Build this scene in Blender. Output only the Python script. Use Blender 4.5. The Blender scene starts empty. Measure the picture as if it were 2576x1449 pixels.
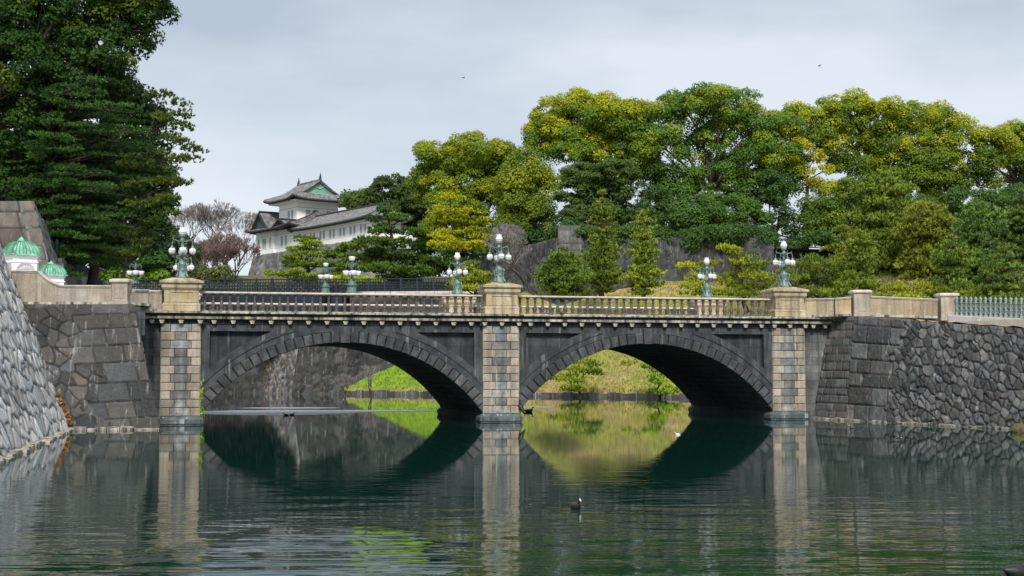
import bpy, math, random
import numpy as np
from mathutils import Vector, Matrix
rnd = random.Random(7)
RS = np.random.RandomState(11)
R = math.radians

# ------------------------------------------------------------------ camera
F_PX, PITCH, CAM_Z = 3369.0, 0.0595, 2.99          # focal length for a 2576 px wide frame
sc = bpy.context.scene
cam_d = bpy.data.cameras.new("camera"); cam = bpy.data.objects.new("camera", cam_d)
sc.collection.objects.link(cam)
cam.location = (0, 0, CAM_Z); cam.rotation_euler = (math.pi/2 + PITCH, 0, 0)
cam_d.sensor_width = 36; cam_d.lens = F_PX/2576*36
cam_d.clip_start = 0.1; cam_d.clip_end = 6000
sc.camera = cam
CP, SP = math.cos(PITCH), math.sin(PITCH)

def PY(u, v, Y):
    """real position of what shows at photo pixel (u,v) and stands Y metres away"""
    a = (u-1288)/F_PX; b = (724.5-v)/F_PX
    dx, dy, dz = a, CP - b*SP, SP + b*CP
    t = Y/dy
    return Vector((dx*t, Y, CAM_Z + dz*t))
def PZ(u, v, z):
    a = (u-1288)/F_PX; b = (724.5-v)/F_PX
    dx, dy, dz = a, CP - b*SP, SP + b*CP
    t = (z-CAM_Z)/dz
    return Vector((dx*t, dy*t, z))

# ------------------------------------------------------------------ sky and sun
SUN_EL, SUN_AZ = 42, 177            # azimuth clockwise from +Y (the view direction)
w = bpy.data.worlds.new("World"); sc.world = w; w.use_nodes = True
nt = w.node_tree; nt.nodes.clear()
def nn(t, typ, **k):
    n = t.nodes.new(typ)
    for a, b in k.items(): setattr(n, a, b)
    return n
out = nn(nt, 'ShaderNodeOutputWorld'); bg = nn(nt, 'ShaderNodeBackground')
sky = nn(nt, 'ShaderNodeTexSky', sky_type='NISHITA', sun_disc=False)
sky.sun_elevation = R(SUN_EL); sky.sun_rotation = R(SUN_AZ)
tc = nn(nt, 'ShaderNodeTexCoord'); mp = nn(nt, 'ShaderNodeMapping'); mp.inputs['Scale'].default_value = (1.0, 1.0, 3.2)
mp.inputs['Location'].default_value = (0.35, 0.2, 0.1)
nz = nn(nt, 'ShaderNodeTexNoise'); nz.inputs['Scale'].default_value = 2.6; nz.inputs['Detail'].default_value = 7; nz.inputs['Roughness'].default_value = .5
rp = nn(nt, 'ShaderNodeValToRGB')
rp.color_ramp.elements[0].position = .36; rp.color_ramp.elements[0].color = (.40, .465, .55, 1)
rp.color_ramp.elements[1].position = .62; rp.color_ramp.elements[1].color = (.65, .69, .745, 1)
sx = nn(nt, 'ShaderNodeSeparateXYZ'); mr = nn(nt, 'ShaderNodeMapRange')
mr.inputs['From Min'].default_value = .0; mr.inputs['From Max'].default_value = .24
mr.inputs['To Min'].default_value = .75; mr.inputs['To Max'].default_value = 0
mxh = nn(nt, 'ShaderNodeMixRGB'); mxh.inputs['Color2'].default_value = (.70, .74, .80, 1)
mulc = nn(nt, 'ShaderNodeVectorMath', operation='SCALE'); mulc.inputs['Scale'].default_value = 4.55
mx = nn(nt, 'ShaderNodeMixRGB'); mx.inputs['Fac'].default_value = .06
L = nt.links.new
L(tc.outputs['Generated'], mp.inputs['Vector']); L(mp.outputs['Vector'], nz.inputs['Vector']); L(nz.outputs['Fac'], rp.inputs['Fac'])
L(tc.outputs['Generated'], sx.inputs['Vector']); L(sx.outputs['Z'], mr.inputs['Value']); L(mr.outputs['Result'], mxh.inputs['Fac'])
L(rp.outputs['Color'], mxh.inputs['Color1']); L(mxh.outputs['Color'], mulc.inputs[0])
L(mulc.outputs['Vector'], mx.inputs['Color1']); L(sky.outputs['Color'], mx.inputs['Color2'])
L(mx.outputs['Color'], bg.inputs['Color']); bg.inputs['Strength'].default_value = .1
L(bg.outputs['Background'], out.inputs['Surface'])

sd = bpy.data.lights.new("sun", 'SUN'); sun = bpy.data.objects.new("sun", sd); sc.collection.objects.link(sun)
sd.energy = 1.5; sd.angle = R(14); sd.color = (1, .95, .87)
az, el = R(SUN_AZ), R(SUN_EL)
sdir = Vector((math.sin(az)*math.cos(el), math.cos(az)*math.cos(el), math.sin(el)))
sun.rotation_euler = sdir.to_track_quat('Z', 'Y').to_euler(); sun.location = (30, -30, 60)
sc.view_settings.view_transform = 'Standard'; sc.view_settings.look = 'None'
sc.view_settings.exposure = 1.35; sc.view_settings.gamma = 1
sc.cycles.max_bounces = 6; sc.cycles.diffuse_bounces = 3; sc.cycles.glossy_bounces = 3; sc.cycles.transmission_bounces = 3

# ------------------------------------------------------------------ helpers
COL = sc.collection
def tag(o, label=None, cat=None, group=None, kind=None):
    if label: o['label'] = label
    if cat: o['category'] = cat
    if group: o['group'] = group
    if kind: o['kind'] = kind
    return o
def thing(name, label, cat, loc=(0, 0, 0), rz=0, group=None):
    o = bpy.data.objects.new(name, None); COL.objects.link(o)
    o.location = loc; o.rotation_euler = (0, 0, rz); o.empty_display_size = .3
    return tag(o, label, cat, group)
def copy_tree(o, parent=None):
    c = o.copy(); COL.objects.link(c); c.parent = parent
    for ch in list(o.children):
        copy_tree(ch, c)
    return c

BR = random.Random(99)
class MB:
    def __init__(s): s.v = []; s.f = []; s.b = []
    def add(s, vs, fs):
        n = len(s.v); s.b.append(n); s.v += [tuple(p) for p in vs]; s.f += [tuple(i+n for i in f) for f in fs]
    def box(s, x0, x1, y0, y1, z0, z1):
        s.add([(x0,y0,z0),(x1,y0,z0),(x1,y1,z0),(x0,y1,z0),(x0,y0,z1),(x1,y0,z1),(x1,y1,z1),(x0,y1,z1)],
              [(0,3,2,1),(4,5,6,7),(0,1,5,4),(1,2,6,5),(2,3,7,6),(3,0,4,7)])
    def frus(s, x0, x1, y0, y1, z0, z1, i):
        """box whose top is inset by i"""
        s.add([(x0,y0,z0),(x1,y0,z0),(x1,y1,z0),(x0,y1,z0),(x0+i,y0+i,z1),(x1-i,y0+i,z1),(x1-i,y1-i,z1),(x0+i,y1-i,z1)],
              [(0,3,2,1),(4,5,6,7),(0,1,5,4),(1,2,6,5),(2,3,7,6),(3,0,4,7)])
    def prism(s, pts, y0, y1):
        """polygon in (x,z) extruded along y"""
        n = len(pts)
        vs = [(p[0], y0, p[1]) for p in pts] + [(p[0], y1, p[1]) for p in pts]
        s.add(vs, [tuple(range(n)), tuple(range(2*n-1, n-1, -1))] + [(i, i+n, (i+1) % n+n, (i+1) % n) for i in range(n)])
    def extr(s, prof, x0, x1):
        """profile in (y,z) extruded along x"""
        n = len(prof)
        vs = [(x0, p[0], p[1]) for p in prof] + [(x1, p[0], p[1]) for p in prof]
        s.add(vs, [tuple(range(n-1, -1, -1)), tuple(range(n, 2*n))] + [(i, (i+1) % n, (i+1) % n+n, i+n) for i in range(n)])
    def lathe(s, prof, n=12, c=(0, 0), sq=None, rot=0):
        k = len(prof); vs = []
        for r, z in prof:
            for i in range(n):
                a = 2*math.pi*(i+.5)/n + rot
                vs.append((c[0]+r*math.cos(a), c[1]+r*math.sin(a), z))
        fs = [(j*n+i, j*n+(i+1) % n, (j+1)*n+(i+1) % n, (j+1)*n+i) for j in range(k-1) for i in range(n)]
        fs += [tuple(range(n-1, -1, -1)), tuple(range((k-1)*n, k*n))]
        s.add(vs, fs)
    def tube(s, pts, rad, n=6):
        pts = [Vector(p) for p in pts]
        if not hasattr(rad, '__len__'): rad = [rad]*len(pts)
        vs = []; up = Vector((0, 0, 1))
        for i, p in enumerate(pts):
            t = (pts[min(i+1, len(pts)-1)] - pts[max(i-1, 0)])
            if t.length < 1e-9: t = Vector((0, 0, 1))
            t.normalize()
            ref = up if abs(t.z) < .95 else Vector((1, 0, 0))
            a = t.cross(ref).normalized(); b = a.cross(t)
            for k in range(n):
                g = 2*math.pi*k/n
                vs.append(p + (a*math.cos(g) + b*math.sin(g))*rad[i])
        m = len(pts)
        fs = [(j*n+i, (j+1)*n+i, (j+1)*n+(i+1) % n, j*n+(i+1) % n) for j in range(m-1) for i in range(n)]
        fs += [tuple(range(n)), tuple(range(m*n-1, (m-1)*n-1, -1))]
        s.add(vs, fs)
    def ball(s, c, r, n=12, m=8):
        rx, ry, rz = r if hasattr(r, '__len__') else (r, r, r)
        vs = []
        for j in range(m+1):
            t = math.pi*j/m - math.pi/2
            rr = max(math.cos(t), 1e-3)
            for i in range(n):
                a = 2*math.pi*i/n
                vs.append((c[0]+rx*rr*math.cos(a), c[1]+ry*rr*math.sin(a), c[2]+rz*math.sin(t)))
        fs = [(j*n+i, j*n+(i+1) % n, (j+1)*n+(i+1) % n, (j+1)*n+i) for j in range(m) for i in range(n)]
        s.add(vs, fs)
    def build(s, name, mat, parent=None, smooth=False, bevel=0, loc=None, vary=None, warm=.06):
        me = bpy.data.meshes.new(name); me.from_pydata([tuple(v) for v in s.v], [], s.f)
        c = np.ones((len(s.v), 4), np.float32)
        if vary:
            for a, b in zip(s.b, s.b[1:]+[len(s.v)]):
                t_ = BR.uniform(*vary); w_ = BR.uniform(-warm, warm); c[a:b, :3] = (t_*(1+w_), t_, t_*(1-w_))
        ca = me.color_attributes.new('tone', 'FLOAT_COLOR', 'POINT'); ca.data.foreach_set('color', c.ravel())
        me.materials.append(mat)
        if smooth:
            me.polygons.foreach_set('use_smooth', [True]*len(me.polygons))
        o = bpy.data.objects.new(name, me); COL.objects.link(o); o.parent = parent
        if loc is not None: o.location = loc
        if bevel:
            b = o.modifiers.new('bevel', 'BEVEL'); b.width = bevel; b.segments = 1; b.limit_method = 'ANGLE'
        return o

def np_mesh(name, V, Fq, mat, parent=None, col=None, smooth=False):
    """fast mesh: V (n,3), Fq (m,k) with k 3 or 4, per-vertex colour"""
    me = bpy.data.meshes.new(name)
    V = np.asarray(V, np.float32); Fq = np.asarray(Fq, np.int32); k = Fq.shape[1]
    me.vertices.add(len(V)); me.vertices.foreach_set('co', V.ravel())
    me.loops.add(Fq.size); me.loops.foreach_set('vertex_index', Fq.ravel())
    me.polygons.add(len(Fq)); me.polygons.foreach_set('loop_start', np.arange(0, Fq.size, k, dtype=np.int32))
    me.polygons.foreach_set('loop_total', np.full(len(Fq), k, np.int32))
    if smooth: me.polygons.foreach_set('use_smooth', np.ones(len(Fq), bool))
    me.update(calc_edges=True)
    if col is not None:
        a = me.color_attributes.new('tone', 'FLOAT_COLOR', 'POINT')
        c = np.ones((len(V), 4), np.float32); c[:, :3] = col
        a.data.foreach_set('color', c.ravel())
    me.materials.append(mat)
    o = bpy.data.objects.new(name, me); COL.objects.link(o); o.parent = parent
    return o

# ------------------------------------------------------------------ materials
def newmat(name):
    m = bpy.data.materials.new(name); m.use_nodes = True
    t = m.node_tree; b = t.nodes['Principled BSDF']
    return m, t, b
def simple(name, col, rough=.6, metal=0, var=.12, scale=3, bump=0, emis=None):
    m, t, b = newmat(name); l = t.links.new
    tcn = nn(t, 'ShaderNodeTexCoord'); n = nn(t, 'ShaderNodeTexNoise'); n.inputs['Scale'].default_value = scale; n.inputs['Detail'].default_value = 6
    l(tcn.outputs['Object'], n.inputs['Vector'])
    r_ = nn(t, 'ShaderNodeValToRGB'); r_.color_ramp.elements[0].position = .3; r_.color_ramp.elements[1].position = .7
    r_.color_ramp.elements[0].color = tuple(c*(1-var) for c in col)+(1,); r_.color_ramp.elements[1].color = tuple(min(1, c*(1+var)) for c in col)+(1,)
    l(n.outputs['Fac'], r_.inputs['Fac']); l(r_.outputs['Color'], b.inputs['Base Color'])
    b.inputs['Roughness'].default_value = rough; b.inputs['Metallic'].default_value = metal
    if bump:
        bp = nn(t, 'ShaderNodeBump'); bp.inputs['Distance'].default_value = bump; l(n.outputs['Fac'], bp.inputs['Height']); l(bp.outputs['Normal'], b.inputs['Normal'])
    return m
def stone(name, a, b_, stain=(.03, .032, .03), stain_amt=.6, pale=(.6, .6, .58), pale_amt=.25, attr=False, scale=1.4, bump=.03, rough=.85,
          brick=None, streak=(2.6, 2.6, .22)):
    """weathered stone: two tones, dark vertical run-off stains, pale lime streaks"""
    m, t, b = newmat(name); l = t.links.new
    tcn = nn(t, 'ShaderNodeTexCoord')
    def noise(sc_, det=7, mapscale=None, loc=(0, 0, 0), ro=.6):
        n = nn(t, 'ShaderNodeTexNoise'); n.inputs['Scale'].default_value = sc_; n.inputs['Detail'].default_value = det; n.inputs['Roughness'].default_value = ro
        if mapscale or loc != (0, 0, 0):
            mpn = nn(t, 'ShaderNodeMapping'); mpn.inputs['Scale'].default_value = mapscale or (1, 1, 1); mpn.inputs['Location'].default_value = loc
            l(tcn.outputs['Object'], mpn.inputs['Vector']); l(mpn.outputs['Vector'], n.inputs['Vector'])
        else: l(tcn.outputs['Object'], n.inputs['Vector'])
        return n
    def mix(fac, c1, c2, mode='MIX'):
        x = nn(t, 'ShaderNodeMixRGB', blend_type=mode)
        for inp, val in ((x.inputs['Fac'], fac), (x.inputs['Color1'], c1), (x.inputs['Color2'], c2)):
            if isinstance(val, (int, float)): inp.default_value = val
            elif isinstance(val, tuple): inp.default_value = val+(1,)
            else: l(val, inp)
        return x.outputs['Color']
    def ramp(src, lo, hi, amt):
        x = nn(t, 'ShaderNodeMapRange'); x.inputs['From Min'].default_value = lo; x.inputs['From Max'].default_value = hi
        x.inputs['To Max'].default_value = amt; l(src, x.inputs['Value']); return x.outputs['Result']
    n1 = noise(scale); c = mix(ramp(n1.outputs['Fac'], .35, .68, 1), a, b_)
    if attr:
        at = nn(t, 'ShaderNodeAttribute'); at.attribute_name = 'tone'
        c = mix(1, c, at.outputs['Color'], 'MULTIPLY')
    if brick:
        bk = nn(t, 'ShaderNodeTexBrick'); bw, bh = brick
        mpn = nn(t, 'ShaderNodeMapping'); mpn.inputs['Rotation'].default_value = (math.pi/2, 0, 0)
        l(tcn.outputs['Object'], mpn.inputs['Vector']); l(mpn.outputs['Vector'], bk.inputs['Vector'])
        bk.inputs['Scale'].default_value = 1; bk.inputs['Brick Width'].default_value = bw; bk.inputs['Row Height'].default_value = bh
        bk.inputs['Mortar Size'].default_value = .012; bk.inputs['Color1'].default_value = (.75, .75, .75, 1); bk.inputs['Color2'].default_value = (1.2, 1.2, 1.2, 1)
        bk.inputs['Mortar'].default_value = (.35, .35, .35, 1)
        c = mix(1, c, bk.outputs['Color'], 'MULTIPLY')
    n2 = noise(1.0, 8, streak); c = mix(ramp(n2.outputs['Fac'], .43, .62, stain_amt), c, stain)
    n3 = noise(1.3, 9, (streak[0]*1.3, streak[1]*1.3, streak[2]), (7.3, 2.1, 5)); c = mix(ramp(n3.outputs['Fac'], .58, .72, pale_amt), c, pale)
    n4 = noise(14, 6, ro=.7); c = mix(.55, c, ramp2(t, l, n4.outputs['Fac']), 'MULTIPLY')
    l(c, b.inputs['Base Color']); b.inputs['Roughness'].default_value = rough
    n5 = noise(6, 8, ro=.65)
    bp = nn(t, 'ShaderNodeBump'); bp.inputs['Distance'].default_value = bump; l(n5.outputs['Fac'], bp.inputs['Height']); l(bp.outputs['Normal'], b.inputs['Normal'])
    return m
def ramp2(t, l, src):
    x = nn(t, 'ShaderNodeValToRGB'); x.color_ramp.elements[0].position = .3; x.color_ramp.elements[0].color = (.55, .55, .55, 1)
    x.color_ramp.elements[1].position = .7; x.color_ramp.elements[1].color = (1.25, 1.25, 1.25, 1); l(src, x.inputs['Fac']); return x.outputs['Color']
def leafmat(name, trans=.25, rough=.55):
    m, t, b = newmat(name); l = t.links.new
    at = nn(t, 'ShaderNodeAttribute'); at.attribute_name = 'tone'
    l(at.outputs['Color'], b.inputs['Base Color']); b.inputs['Roughness'].default_value = rough
    b.inputs['Specular IOR Level'].default_value = .3
    tr = nn(t, 'ShaderNodeBsdfTranslucent'); l(at.outputs['Color'], tr.inputs['Color'])
    ms = nn(t, 'ShaderNodeMixShader'); ms.inputs['Fac'].default_value = trans
    o = t.nodes['Material Output']; l(b.outputs['BSDF'], ms.inputs[1]); l(tr.outputs['BSDF'], ms.inputs[2]); l(ms.outputs['Shader'], o.inputs['Surface'])
    return m
M = dict(
 dark=stone('dark_bridge_stone', (.024, .029, .036), (.070, .076, .083), (.007, .009, .012), .7, (.42, .45, .46), .40, attr=True),
 ring=stone('arch_ring_stone', (.040, .043, .049), (.110, .112, .115), (.02, .022, .025), .55, (.5, .5, .49), .32, attr=True, scale=2.2),
 soffit=stone('soffit_stone', (.045, .058, .064), (.085, .10, .105), (.01, .012, .014), .5, (.2, .22, .22), .25),
 tan=stone('tan_ashlar', (.37, .315, .245), (.54, .48, .395), (.08, .075, .07), .45, (.78, .75, .68), .3, attr=True, scale=1.6),
 gold=stone('warm_pedestal_stone', (.42, .335, .19), (.60, .52, .36), (.07, .065, .05), .62, (.82, .78, .66), .35, scale=1.1),
 grey=stone('grey_ashlar', (.17, .17, .165), (.37, .375, .37), (.04, .045, .045), .5, (.8, .8, .78), .6, attr=True, scale=2.6),
 cornice=stone('cornice_stone', (.42, .38, .30), (.62, .58, .49), (.020, .022, .018), .92, (.80, .78, .73), .35, attr=True, streak=(3.4, 3.4, .5)),
 balu=stone('baluster_stone', (.060, .052, .052), (.15, .132, .125), (.03, .028, .028), .6, (.5, .46, .4), .3, attr=True),
 plinth=stone('plinth_stone', (.07, .09, .10), (.17, .19, .195), (.03, .05, .055), .55, (.85, .86, .86), .75, streak=(3.4, 3.4, .15)),
 rail=stone('rail_stone', (.60, .53, .45), (.74, .68, .60), (.2, .16, .13), .3, (.8, .78, .74), .3),
 wallL=stone('pale_boulder_stone', (.50, .49, .47), (.75, .74, .715), (.10, .10, .09), .30, (.9, .9, .88), .3, attr=True, bump=.05),
 wall=stone('moat_wall_stone', (.30, .30, .31), (.52, .51, .50), (.06, .06, .06), .45, (.8, .8, .78), .3, attr=True, bump=.05),
 wallF=stone('far_wall_stone', (.30, .30, .315), (.52, .515, .50), (.06, .065, .065), .45, (.75, .75, .72), .3, attr=True, scale=.8, bump=.08),
 brown=stone('brown_wall_stone', (.17, .145, .13), (.28, .245, .22), (.07, .06, .055), .4, (.55, .5, .45), .25, brick=(1.9, 1.25), scale=.8),
 kerb=stone('kerb_stone', (.55, .545, .53), (.66, .655, .64), (.3, .3, .29), .25, (.8, .8, .78), .2),
 copper=simple('verdigris_copper', (.20, .44, .32), .75, 0, .5, 3.5),
 copperdark=simple('dark_copper_seam', (.05, .22, .14), .6),
 white=simple('white_plaster', (.90, .90, .90), .8, 0, .04, .6),
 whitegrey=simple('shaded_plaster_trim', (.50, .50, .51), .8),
 tile=None,
 bronze=simple('verdigris_bronze', (.15, .225, .205), .5, .25, .55, 9),
 bronze2=simple('pale_verdigris_rail', (.25, .32, .30), .55, .15, .4, 12),
 iron=simple('navy_black_iron', (.018, .028, .042), .5, .3),
 globe=simple('milk_glass_globe', (.86, .86, .88), .22, 0, .03),
 bark=simple('bark', (.045, .035, .028), .9, 0, .4, 4, .05),
 barkp=simple('reddish_bark', (.10, .065, .05), .9, 0, .4, 4),
 twig=simple('grey_twigs', (.21, .19, .185), .9, 0, .3, 3),
 twigr=simple('red_brown_twigs', (.17, .11, .10), .9, 0, .3, 3),
 leaf=leafmat('broad_leaves', .38), needle=leafmat('pine_needles', .3, .6),
 feather=simple('black_feathers', (.015, .016, .018), .5), bill=simple('white_bill', (.85, .83, .78), .4),
 feather2=simple('brown_duck_feathers', (.045, .038, .032), .6), feather3=simple('white_feathers', (.75, .75, .75), .6),
 gravel=simple('pale_gravel', (.42, .40, .36), .9, 0, .2, 8),
 greengable=simple('green_copper_gable', (.17, .37, .28), .6, 0, .15, 1),
 soot=simple('dark_wood_eave', (.03, .028, .03), .7),
)
def tile_mat():
    m, t, b = newmat('grey_roof_tiles'); l = t.links.new
    tcn = nn(t, 'ShaderNodeTexCoord'); n = nn(t, 'ShaderNodeTexNoise'); n.inputs['Scale'].default_value = 1.8; n.inputs['Detail'].default_value = 8
    l(tcn.outputs['Object'], n.inputs['Vector']); r_ = nn(t, 'ShaderNodeValToRGB')
    r_.color_ramp.elements[0].position = .32; r_.color_ramp.elements[0].color = (.060, .060, .066, 1)
    r_.color_ramp.elements[1].position = .68; r_.color_ramp.elements[1].color = (.27, .265, .26, 1)
    l(n.outputs['Fac'], r_.inputs['Fac']); l(r_.outputs['Color'], b.inputs['Base Color']); b.inputs['Roughness'].default_value = .6
    return m
M['tile'] = tile_mat()
def grass_mat():
    m, t, b = newmat('bank_grass'); l = t.links.new
    geo = nn(t, 'ShaderNodeTexCoord')
    def noise(s, d, loc=(0, 0, 0)):
        mpn = nn(t, 'ShaderNodeMapping'); mpn.inputs['Location'].default_value = loc
        n = nn(t, 'ShaderNodeTexNoise'); n.inputs['Scale'].default_value = s; n.inputs['Detail'].default_value = d
        l(geo.outputs['Object'], mpn.inputs['Vector']); l(mpn.outputs['Vector'], n.inputs['Vector']); return n
    at = nn(t, 'ShaderNodeAttribute'); at.attribute_name = 'tone'
    n = noise(1.3, 9); r_ = nn(t, 'ShaderNodeValToRGB')
    r_.color_ramp.elements[0].position = .3; r_.color_ramp.elements[0].color = (.62, .62, .6, 1)
    r_.color_ramp.elements[1].position = .7; r_.color_ramp.elements[1].color = (1.3, 1.25, 1.2, 1)
    l(n.outputs['Fac'], r_.inputs['Fac'])
    x = nn(t, 'ShaderNodeMixRGB', blend_type='MULTIPLY'); x.inputs['Fac'].default_value = 1
    l(at.outputs['Color'], x.inputs['Color1']); l(r_.outputs['Color'], x.inputs['Color2']); l(x.outputs['Color'], b.inputs['Base Color'])
    b.inputs['Roughness'].default_value = .95
    n2 = noise(9, 6); bp = nn(t, 'ShaderNodeBump'); bp.inputs['Distance'].default_value = .12; l(n2.outputs['Fac'], bp.inputs['Height']); l(bp.outputs['Normal'], b.inputs['Normal'])
    return m
M['grass'] = grass_mat()
def water_mat():
    m, t, b = newmat('moat_water'); l = t.links.new
    b.inputs['Base Color'].default_value = (.002, .027, .018, 1); b.inputs['Roughness'].default_value = .015; b.inputs['IOR'].default_value = 1.40
    tcn = nn(t, 'ShaderNodeTexCoord')
    def noise(sx_, sy_, s, d, ro=.5, rot=0, loc=(0, 0, 0)):
        mpn = nn(t, 'ShaderNodeMapping'); mpn.inputs['Scale'].default_value = (sx_, sy_, 1); mpn.inputs['Rotation'].default_value = (0, 0, rot); mpn.inputs['Location'].default_value = loc
        n = nn(t, 'ShaderNodeTexNoise'); n.inputs['Scale'].default_value = s; n.inputs['Detail'].default_value = d; n.inputs['Roughness'].default_value = ro
        l(tcn.outputs['Object'], mpn.inputs['Vector']); l(mpn.outputs['Vector'], n.inputs['Vector']); return n.outputs['Fac']
    def math_(op, a_, b_=None, c_=None):
        x = nn(t, 'ShaderNodeMath', operation=op)
        for i, q in enumerate((a_, b_, c_)):
            if q is None: continue
            if isinstance(q, (int, float)): x.inputs[i].default_value = q
            else: l(q, x.inputs[i])
        return x.outputs[0]
    def mapr(src, a0, a1, b0, b1, smooth=True):
        x = nn(t, 'ShaderNodeMapRange'); x.interpolation_type = 'SMOOTHSTEP' if smooth else 'LINEAR'
        x.inputs['From Min'].default_value = a0; x.inputs['From Max'].default_value = a1; x.inputs['To Min'].default_value = b0; x.inputs['To Max'].default_value = b1
        l(src, x.inputs['Value']); return x.outputs['Result']
    sxyz = nn(t, 'ShaderNodeSeparateXYZ'); l(tcn.outputs['Object'], sxyz.inputs['Vector'])
    X, Y = sxyz.outputs['X'], sxyz.outputs['Y']
    fine = noise(.9, 2.0, 1.5, 3, .5)
    swell = noise(.30, 1.0, 1.1, 3, .45, .08)
    big = noise(1, 2, .09, 2)
    near = mapr(Y, 48, 20, 0, 1)                       # ripples die out towards the bridge
    # breeze reaches the water near the left quay, the open foreground, and less the middle
    gust = mapr(big, .35, .65, .35, 1.25)
    amp_f = math_('MULTIPLY', math_('MULTIPLY_ADD', near, .0085, .0011), gust)
    amp_s = math_('MULTIPLY', math_('MULTIPLY', near, near), .034)
    h = math_('ADD', math_('MULTIPLY', fine, amp_f), math_('MULTIPLY', swell, amp_s))
    gx, gy, grx, gry = GLINT
    gdx = math_('DIVIDE', math_('SUBTRACT', X, gx), grx); gdy = math_('DIVIDE', math_('SUBTRACT', Y, gy), gry)
    gm = mapr(math_('ADD', math_('ADD', math_('MULTIPLY', gdx, gdx), math_('MULTIPLY', gdy, gdy)), math_('MULTIPLY', noise(.5, 1.2, .8, 3), .8)), .6, 1.6, 1, 0)
    h = math_('ADD', h, math_('MULTIPLY', math_('MULTIPLY', noise(.26, 1.15, 1.1, 3, .5, -.12), gm), .20))
    # a wind-ruffled streak beyond the bridge and two small ones
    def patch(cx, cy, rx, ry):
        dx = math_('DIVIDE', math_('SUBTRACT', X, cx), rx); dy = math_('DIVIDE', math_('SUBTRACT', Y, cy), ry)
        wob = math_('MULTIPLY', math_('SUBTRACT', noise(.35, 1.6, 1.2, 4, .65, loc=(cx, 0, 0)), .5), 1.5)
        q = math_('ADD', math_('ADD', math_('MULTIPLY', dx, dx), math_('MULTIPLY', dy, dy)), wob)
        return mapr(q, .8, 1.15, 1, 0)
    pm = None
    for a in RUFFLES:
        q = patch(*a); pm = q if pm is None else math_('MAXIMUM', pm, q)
    rip = noise(3, 5, 2.0, 3, .7, 0, (3, 3, 0))
    h = math_('ADD', h, math_('MULTIPLY', math_('MULTIPLY', rip, pm), .02))
    sky_sheen = nn(t, 'ShaderNodeMixRGB'); sky_sheen.inputs['Color1'].default_value = (.002, .027, .018, 1); sky_sheen.inputs['Color2'].default_value = (.44, .45, .46, 1)  # sky sheen on the ruffled water, painted in as pale colour
    l(math_('MULTIPLY', pm, mapr(noise(1.2, 5, 2.5, 4), .40, .58, .12, 1)), sky_sheen.inputs['Fac']); l(sky_sheen.outputs['Color'], b.inputs['Base Color'])
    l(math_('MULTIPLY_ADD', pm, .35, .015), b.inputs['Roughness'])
    bp = nn(t, 'ShaderNodeBump'); bp.inputs['Distance'].default_value = 1.0; bp.inputs['Strength'].default_value = 1
    l(h, bp.inputs['Height']); l(bp.outputs['Normal'], b.inputs['Normal'])
    return m
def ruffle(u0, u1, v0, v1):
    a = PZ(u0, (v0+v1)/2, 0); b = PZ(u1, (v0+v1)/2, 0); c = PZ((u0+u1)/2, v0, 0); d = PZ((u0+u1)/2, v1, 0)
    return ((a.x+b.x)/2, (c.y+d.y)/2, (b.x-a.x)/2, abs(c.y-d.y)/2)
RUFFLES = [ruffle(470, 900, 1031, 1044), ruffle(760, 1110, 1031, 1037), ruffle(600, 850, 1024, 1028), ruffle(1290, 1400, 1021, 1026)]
GLINT = ruffle(300, 1120, 1325, 1560)
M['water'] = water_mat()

# ------------------------------------------------------------------ stone walls with real relief
def vor(P, seeds, ax=1, ay=1, rot=0):
    c, s = math.cos(rot), math.sin(rot)
    T = np.array([[c*ax, s*ax], [-s*ay, c*ay]])
    A = P @ T.T; B = seeds @ T.T
    F1 = np.full(len(P), 1e9); F2 = F1.copy(); ID = np.zeros(len(P), int)
    for i in range(0, len(P), 20000):
        D = ((A[i:i+20000, None, :]-B[None])**2).sum(2)
        o = np.argpartition(D, 1, axis=1)[:, :2]; r = np.arange(len(D))
        d1 = D[r, o[:, 0]]; d2 = D[r, o[:, 1]]; sw = d1 > d2
        id_ = np.where(sw, o[:, 1], o[:, 0]); ID[i:i+20000] = id_
        bb = np.linalg.norm(B[o[:, 0]]-B[o[:, 1]], axis=1)+1e-6
        F1[i:i+20000] = np.abs(d1-d2)/(2*bb)              # distance to the joint
        F2[i:i+20000] = np.minimum(d1, d2)
    return F1, ID
def ashlar(P, rowh, w0, w1, seed, tilt=0.0):
    rs = np.random.RandomState(seed); s = P[:, 0]; t = P[:, 1] + tilt*P[:, 0]
    nr = int((t.max()-t.min())/rowh)+3; t0 = t.min()-.01
    edges = t0 + np.cumsum(np.r_[0, rowh*(.82+.36*rs.rand(nr))])
    row = np.clip(np.searchsorted(edges, t)-1, 0, nr-1)
    d = np.minimum(t-edges[row], edges[row+1]-t); ID = np.zeros(len(P), int)
    for r in range(nr):
        m = row == r
        if not m.any(): continue
        xs = np.cumsum(np.r_[s.min()-rs.rand()*w1, w0+(w1-w0)*rs.rand(int((s.max()-s.min())/w0)+4)])
        k = np.clip(np.searchsorted(xs, s[m])-1, 0, len(xs)-2)
        d[m] = np.minimum(d[m], np.minimum(s[m]-xs[k], xs[k+1]-s[m])); ID[m] = r*100+k
    return d, ID+5000
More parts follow.
